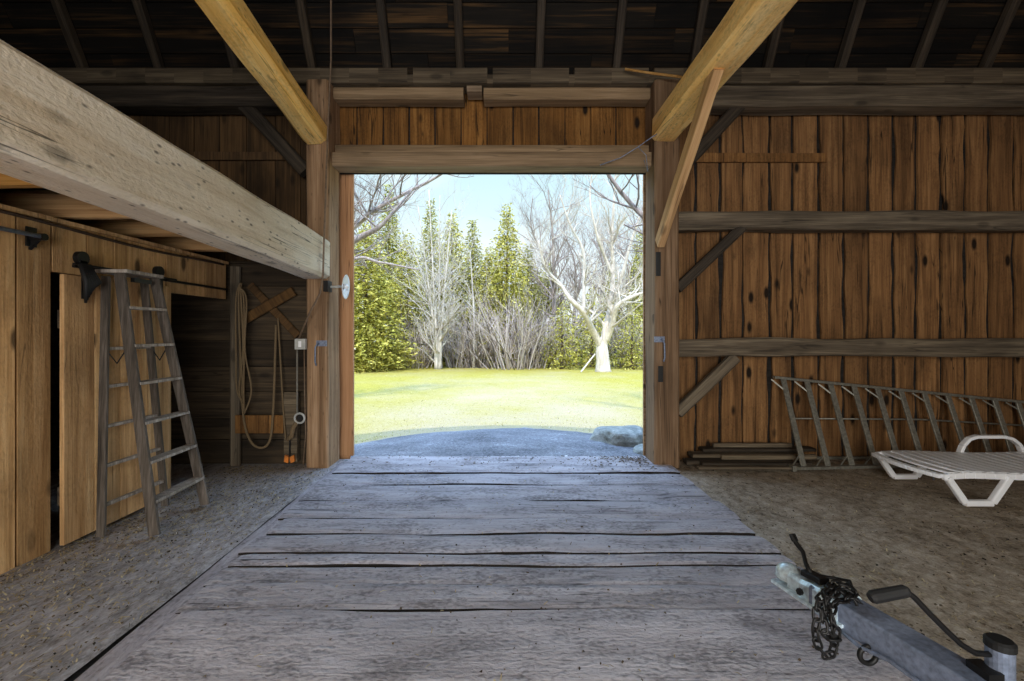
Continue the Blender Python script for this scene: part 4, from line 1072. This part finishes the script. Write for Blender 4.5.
# iron strap plates and mortises on right post
mb = MB(); a = at(655, 252, 4.74); mb.box((1.55, 4.73, at(0, 276, 4.74).z), (1.60, 4.745, at(0, 252, 4.74).z)); tag(mb.build('hinge_pocket', M['black_iron'], bevel=.003), 'dark iron pocket plate high on the right post', 'plate')
mb = MB(); mb.box((1.575, 4.732, at(0, 382, 4.74).z), (1.625, 4.745, at(0, 366, 4.74).z)); tag(mb.build('mortise_plate', M['black_iron'], bevel=.002), 'small dark mortise below the hook on the right post', 'plate')

# ================================================================== THINGS, RIGHT
# lumber pile
random.seed(12)
pile = [((684, 463), (790, 461), .05, .12, 4.88), ((690, 455), (800, 452), .04, .14, 4.95), ((700, 447), (812, 446), .035, .13, 5.0), ((712, 441), (790, 438), .05, .05, 5.03),
        ((700, 464), (808, 468), .05, .1, 4.78), ((720, 457), (815, 459), .05, .05, 4.86)]
plabs = ['lowest dark board of the pile beside the right post', 'grey board lying across the middle of the pile beside the right post', 'upper thin board of the pile beside the right post', 'short pole on top of the board pile beside the right post',
         'front board of the pile, ending at the lying ladder', 'round-edged pole between the front boards of the pile']
pile += [((688, 0), (770, 0), .045, .10, 5.04), ((696, 0), (806, 0), .03, .09, 4.70)]
plabs += ['board standing nearest the wall behind the pile beside the right post', 'thin board lying on the floor at the very front of the pile']
zz = [.03, .085, .13, .165, .03, .08, .06, .018]
for i, (a, b, h, wv, Y) in enumerate(pile):
    p = at(a[0], 0, Y); q = at(b[0], 0, Y - .04)
    timber('old_board', (max(1.83, p.x), Y - .02, zz[i]), (q.x, Y - .05, zz[i] + .01), wv, h * .9, M['hewn_grey'] if i % 2 else M['hewn_dark'], rough=.004, cham=.006, label=plabs[i], cat='board', group='board pile beside the right post')

# aluminium stepladder lying on its side
r = empty('lying_ladder', (2.9, 4.7, 0)); O = Vector((2.9, 4.7, 0))
B0 = Vector((2.90, 4.62, .03)); B1 = Vector((6.9, 4.93, .03)); T0 = Vector((2.93, 5.0, .915)); T1 = Vector((6.9, 5.03, .52))
mb = MB(); mb.bar(B0 - O, B1 - O, .075, .03); mb.box(tuple(B0 - O + Vector((-.02, -.04, -.03))), tuple(B0 - O + Vector((.02, .04, .03)))); mb.build('lower_rail', M['alu'], r, bevel=.003)
mb = MB(); mb.bar(T0 - O, T1 - O, .06, .028); mb.build('upper_rail', M['alu'], r, bevel=.003)
nst = 15
for i in range(nst):
    t = (.12 + .262 * i) / 4.0
    a = B0.lerp(B1, t) - O; b = T0.lerp(T1, t - .004) - O
    mb = MB(); mb.bar(a, b, .055, .022, up=(0, 1, 0), cham=.004)
    # bent strap braces at both ends of each step
    d = (b - a)
    st = mb.build('step', M['alu'], r)
    mb = MB(); mb.bar(b + Vector((-.13, 0, -.012)), a.lerp(b, .84), .008, .014); mb.build('strap_brace', M['alu'], r)
    mb = MB(); mb.bar(a + Vector((-.12, 0, .012)), a.lerp(b, .15), .008, .014); mb.build('strap_brace', M['alu'], r)
mb = MB(); mb.tube([(.18, .20, .48), (1.6, .25, .46), (3.9, .29, .32)], .009, 8); mb.build('rear_rod', M['alu'], r, smooth=True)
mb = MB(); mb.bar((.05, .33, .02), (4.0, .34, .02), .03, .03); mb.build('rear_rail', M['alu'], r)
tag(r, 'long grey metal stepladder lying on its side along the right wall', 'ladder')

# plastic sun lounger
r = empty('sun_lounger', (3.5, 4.02, 0))
Ln = 1.95; hw = .335; zt = .262
def prof_z(x):       # slight dip of the bed
    return zt + .012 * math.cos(x / Ln * 6.28) - (.02 * (1 - x / .25) ** 2 if x < .25 else 0) 
mb = MB()
for s in (-1, 1):
    pts = [(.03 + Ln * i / 24, s * hw, prof_z(Ln * i / 24) - .022) for i in range(25)]
    for p, q in zip(pts[:-1], pts[1:]): mb.bar(p, q, .035, .05)
# curved foot end
n = 14
for i in range(n):
    a0 = -hw + 2 * hw * i / n; a1 = -hw + 2 * hw * (i + 1) / n
    f = lambda y: -.05 * (1 - (y / hw) ** 2) + .02
    mb.bar((f(a0), a0, prof_z(0) - .014), (f(a1), a1, prof_z(0) - .014), .06, .034)
mb.box((Ln, -hw, zt - .04), (Ln + .04, hw, zt - .005)); mb.box((.62, -hw, zt - .045), (.66, hw, zt - .02))
mb.build('bed_frame', M['white_plastic'], r, bevel=.006)
for i in range(19):
    x = .075 + i * .1
    mb = MB(); m_ = 10
    for k in range(m_):
        a0 = -hw + 2 * hw * k / m_; a1 = -hw + 2 * hw * (k + 1) / m_
        f = lambda y: -.035 * (1 - (y / hw) ** 2)
        z = prof_z(x) + .002
        mb.prism([(x + f(a0), a0, z - .01), (x + .074 + f(a0), a0, z - .01), (x + .074 + f(a1), a1, z - .01), (x + f(a1), a1, z - .01)], (0, 0, .016))
    mb.build('slat', M['white_plastic'], r, bevel=.002)
def leg(x0, x1, x2, x3, s):
    mb = MB(); yy = s * (hw + .005)
    for p, q, wv in (((x0, zt - .03), (x1, .03), .05), ((x1, .026), (x2, .026), .05), ((x2, .03), (x3, zt - .03), .055)):
        mb.bar((p[0], yy, p[1]), (q[0], yy - s * 0, q[1]), .05, wv, up=(0, 1, 0) if False else (0, 0, 1), cham=.008)
    mb.build('leg', M['white_plastic'], r, bevel=.006)
for s in (-1, 1):
    leg(.06, .20, .42, .56, s); leg(1.35, 1.49, 1.7, 1.84, s)
for s in (-1, 1):
    mb = MB(); yy = s * (hw + .012); ps = [(.84, zt - .02), (.87, .32), (.93, .385), (1.0, .405), (1.26, .405), (1.34, .385), (1.41, .33), (1.45, zt - .02)]
    for p, q in zip(ps[:-1], ps[1:]): mb.bar((p[0], yy, p[1]), (q[0], yy, q[1]), .055, .032, cham=.006)
    mb.build('armrest', M['white_plastic'], r, bevel=.005)
mb = MB(); mb.tube([(.10, -.2, zt - .05), (.22, -.05, .12), (.34, .1, zt - .06)], .006, 6); mb.build('prop_rod', M['steel'], r)
tag(r, 'white plastic slatted sun lounger with armrests on the earth floor', 'lounger')

# ---- trailer tongue at the lower right
r = empty('trailer_tongue', (1.15, 1.5, 0)); O = Vector((1.15, 1.5, 0))
dr = Vector((-.253, 1, 0)).normalized(); sd2 = Vector((dr.y, -dr.x, 0))
def tp(along, side, z): return Vector((1.15, 1.5, 0)) + dr * along + sd2 * side + Vector((0, 0, z)) - O
TW = .10
mb = MB(); mb.bar(tp(.14, .01, .455), tp(-1.6, .01, .455), TW, .09, cham=.006); mb.build('tongue_beam', M['steel'], r, bevel=.003)
mb = MB(); mb.prism([tp(-.18, -.035, .41), tp(-1.5, -.035, .41), tp(-1.5, -.035, .30), tp(-.42, -.035, .34)], sd2 * .012); mb.build('gusset', M['steel'], r)
# coupler : channel sides, nose socket
mb = MB()
def ring_pts(al, hw_, zb, zt_):  # inverted U section
    return [tp(al, -hw_, zb), tp(al, -hw_, zt_ - .012), tp(al, -hw_ + .012, zt_), tp(al, hw_ - .012, zt_), tp(al, hw_, zt_ - .012), tp(al, hw_, zb)]
secs = [(.03, .054, .435, .508), (.10, .054, .430, .508), (.15, .046, .430, .500), (.19, .040, .432, .492), (.24, .040, .430, .492)]
k = len(mb.v); allp = []
for al, h_, zb, z_ in secs:
    q = ring_pts(al, h_, zb, z_); allp.append(q); mb.v += [tuple(p + sd2 * .01) for p in q]
for i in range(len(secs) - 1):
    for j in range(5): mb.f.append((i*6+j, i*6+j+1, (i+1)*6+j+1, (i+1)*6+j)); mb.m.append(0)
o = mb.build('coupler', M['zinc'], r, bevel=0); sm = o.modifiers.new('solid', 'SOLIDIFY'); sm.thickness = .004
mb = MB(); bm = bmesh.new(); bmesh.ops.create_uvsphere(bm, u_segments=24, v_segments=14, radius=.042)
for v in bm.verts:
    v.co.y *= 1.35
    if v.co.z < -.01: v.co.z = -.01 + (v.co.z + .01) * .25; v.co.x *= 1.2; v.co.y *= 1.1
me = bpy.data.meshes.new('socket'); bm.to_mesh(me); bm.free(); me.materials.append(M['zinc']); me.polygons.foreach_set('use_smooth', [True] * len(me.polygons))
q = bpy.data.objects.new('socket', me); col.objects.link(q); q.parent = r; q.location = tp(.265, .01, .465); q.rotation_euler = (0, 0, math.atan2(-dr.x, dr.y) )
mb = MB(); mb.bar(tp(.0, .01, .44), tp(.305, .01, .432), .10, .008, cham=.002); 
for sgn in (-1, 1):
    mb.bar(tp(.01, .01 + sgn * .056, .432), tp(.30, .01 + sgn * .045, .432), .022, .012)
mb.build('coupler_flange', M['zinc'], r, bevel=.003)
mb = MB(); mb.bar(tp(.12, .01, .515), tp(.20, .01, .51), .045, .022, cham=.004); mb.tube([tp(.05, .05, .515), tp(.08, .075, .53), tp(.12, .06, .52), tp(.15, .02, .52)], .006, 7); mb.build('latch_block', M['black_iron'], r, bevel=.002)
mb = MB(); P_ = [at(812, 577, 1.66), at(806, 564, 1.70), at(803, 552, 1.75), at(796, 543, 1.78), at(792, 534, 1.80)]
mb.tube([p - O for p in P_], [.008, .008, .008, .009, .009], 8); lv = mb.build('coupler_lever', M['black_iron'], r, smooth=True)
mb = MB(); mb.bar(P_[3].lerp(P_[4], .2) - O, P_[4] - O, .024, .014, cham=.003); mb.build('lever_grip', M['black'], lv)
for al, z in ((.06, .47), (.17, .46)):
    mb = MB(); mb.tube([tp(al, -.052, z), tp(al, -.04, z)], .012, 6); mb.build('bolt', M['black_iron'], r)
# cable under the left side
mb = MB(); mb.tube([tp(.02, -.05, .42), tp(-.06, -.06, .415), tp(-.14, -.055, .43), tp(-.24, -.058, .425), tp(-.36, -.055, .43), tp(-.6, -.055, .43), tp(-1.4, -.055, .42)], .006, 8); mb.build('brake_cable', M['steel'], r, smooth=True)
# hook eye hanging under
c = at(868, 655, 1.42) - O
mb = MB(); mb.tube([c + Vector((.026 * math.cos(t), .0, .026 * math.sin(t))) for t in [R(70) + R(320) * i / 20 for i in range(21)]], .008, 8); mb.tube([c + Vector((.01, 0, .026)), c + Vector((.02, .0, .07))], .006, 7); mb.build('safety_hook', M['black_iron'], r, smooth=True)
# jack
J = Vector((1.30, 1.20, 0)) - O
mb = MB(); mb.tube([J + Vector((0, 0, .10)), J + Vector((0, 0, .575))], .029, 20); jt = mb.build('jack_tube', M['steel'], r, smooth=False)
mb = MB(); mb.tube([J + Vector((0, 0, .572)), J + Vector((0, 0, .588)), J + Vector((0, 0, .594))], [.032, .032, .026], 20); mb.build('jack_cap', M['black'], jt)
mb = MB(); mb.tube([J + Vector((0, 0, .02)), J + Vector((0, 0, .12))], .022, 16); mb.tube([J, J + Vector((0, 0, .02))], .06, 20); mb.build('jack_foot', M['steel'], r)
mb = MB(); mb.box(tuple(J + Vector((-.06, -.03, .42))), tuple(J + Vector((-.02, .03, .52)))); mb.build('jack_bracket', M['black_iron'], r)
mb = MB()
cp = [J + Vector((-.02, 0, .552)), at(975, 653, 1.2) - O, at(962, 645, 1.2) - O, at(948, 632, 1.2) - O, at(930, 614, 1.2) - O, at(914, 597, 1.2) - O, at(906, 591, 1.2) - O, at(902, 592, 1.2) - O]
mb.tube(cp, .0075, 9); ch = mb.build('crank_arm', M['black_iron'], r, smooth=True)
mb = MB(); mb.tube([at(908, 591, 1.2) - O, at(905, 591, 1.2) - O, at(873, 597, 1.2) - O, at(870, 598, 1.2) - O], [.010, .0155, .0165, .012], 14); mb.build('crank_grip', M['black'], ch, smooth=False)
tag(r, 'galvanised trailer tongue with ball coupler and crank jack at the lower right', 'trailer hitch')

# safety chain, link by link
def link_mesh():
    mb = MB(); pts = []
    L_, W_, n = .020, .0105, 20
    for i in range(n):
        t = 6.2832 * i / n; x = math.cos(t); y = math.sin(t)
        pts.append((x * W_ + (L_ - W_) * (1 if x > 0 else -1) * min(1, abs(x) * 3), y * W_, 0))
    mb.tube(pts, .0042, 6, closed=True)
    me = bpy.data.meshes.new('link'); me.from_pydata(mb.v, [], mb.f); me.materials.append(M['black_iron']); me.polygons.foreach_set('use_smooth', [True] * len(me.polygons)); return me
lm = link_mesh()
root = empty('safety_chain', at(836, 600, 1.5))
cpath = [at(862, 604, 1.52), at(850, 594, 1.53), at(838, 588, 1.55), at(826, 592, 1.50), at(817, 602, 1.47), at(817, 622, 1.45), at(814, 634, 1.45), at(820, 650, 1.45), at(829, 659, 1.45), at(835, 648, 1.45), at(833, 630, 1.45), at(828, 612, 1.46), at(824, 596, 1.48),
         at(832, 584, 1.55), at(845, 583, 1.56), at(855, 592, 1.53), at(848, 600, 1.50), at(834, 602, 1.48), at(829, 618, 1.44), at(838, 630, 1.44), at(836, 642, 1.44), at(824, 634, 1.44), at(822, 612, 1.46), at(830, 596, 1.49), at(842, 590, 1.53), at(852, 602, 1.51), at(858, 610, 1.50)]
fine = []
for a, b in zip(cpath[:-1], cpath[1:]):
    for k in range(20): fine.append(a.lerp(b, k / 20))
acc = 0; last = fine[0]; idx = 0
for i in range(1, len(fine)):
    acc += (fine[i] - fine[i - 1]).length
    if acc >= .030:
        acc = 0; d = (fine[i] - last).normalized(); mid = (fine[i] + last) / 2; last = fine[i]
        q = d.to_track_quat('X', 'Z') @ Matrix.Rotation(R(90) * (idx % 2) + random.uniform(-.2, .2), 4, 'X').to_quaternion()
        o = bpy.data.objects.new('link', lm); col.objects.link(o); o.parent = root; o.location = mid - root.location; o.rotation_mode = 'QUATERNION'; o.rotation_quaternion = q; idx += 1
tag(root, 'black safety chain draped over the trailer tongue and hanging down', 'chain')
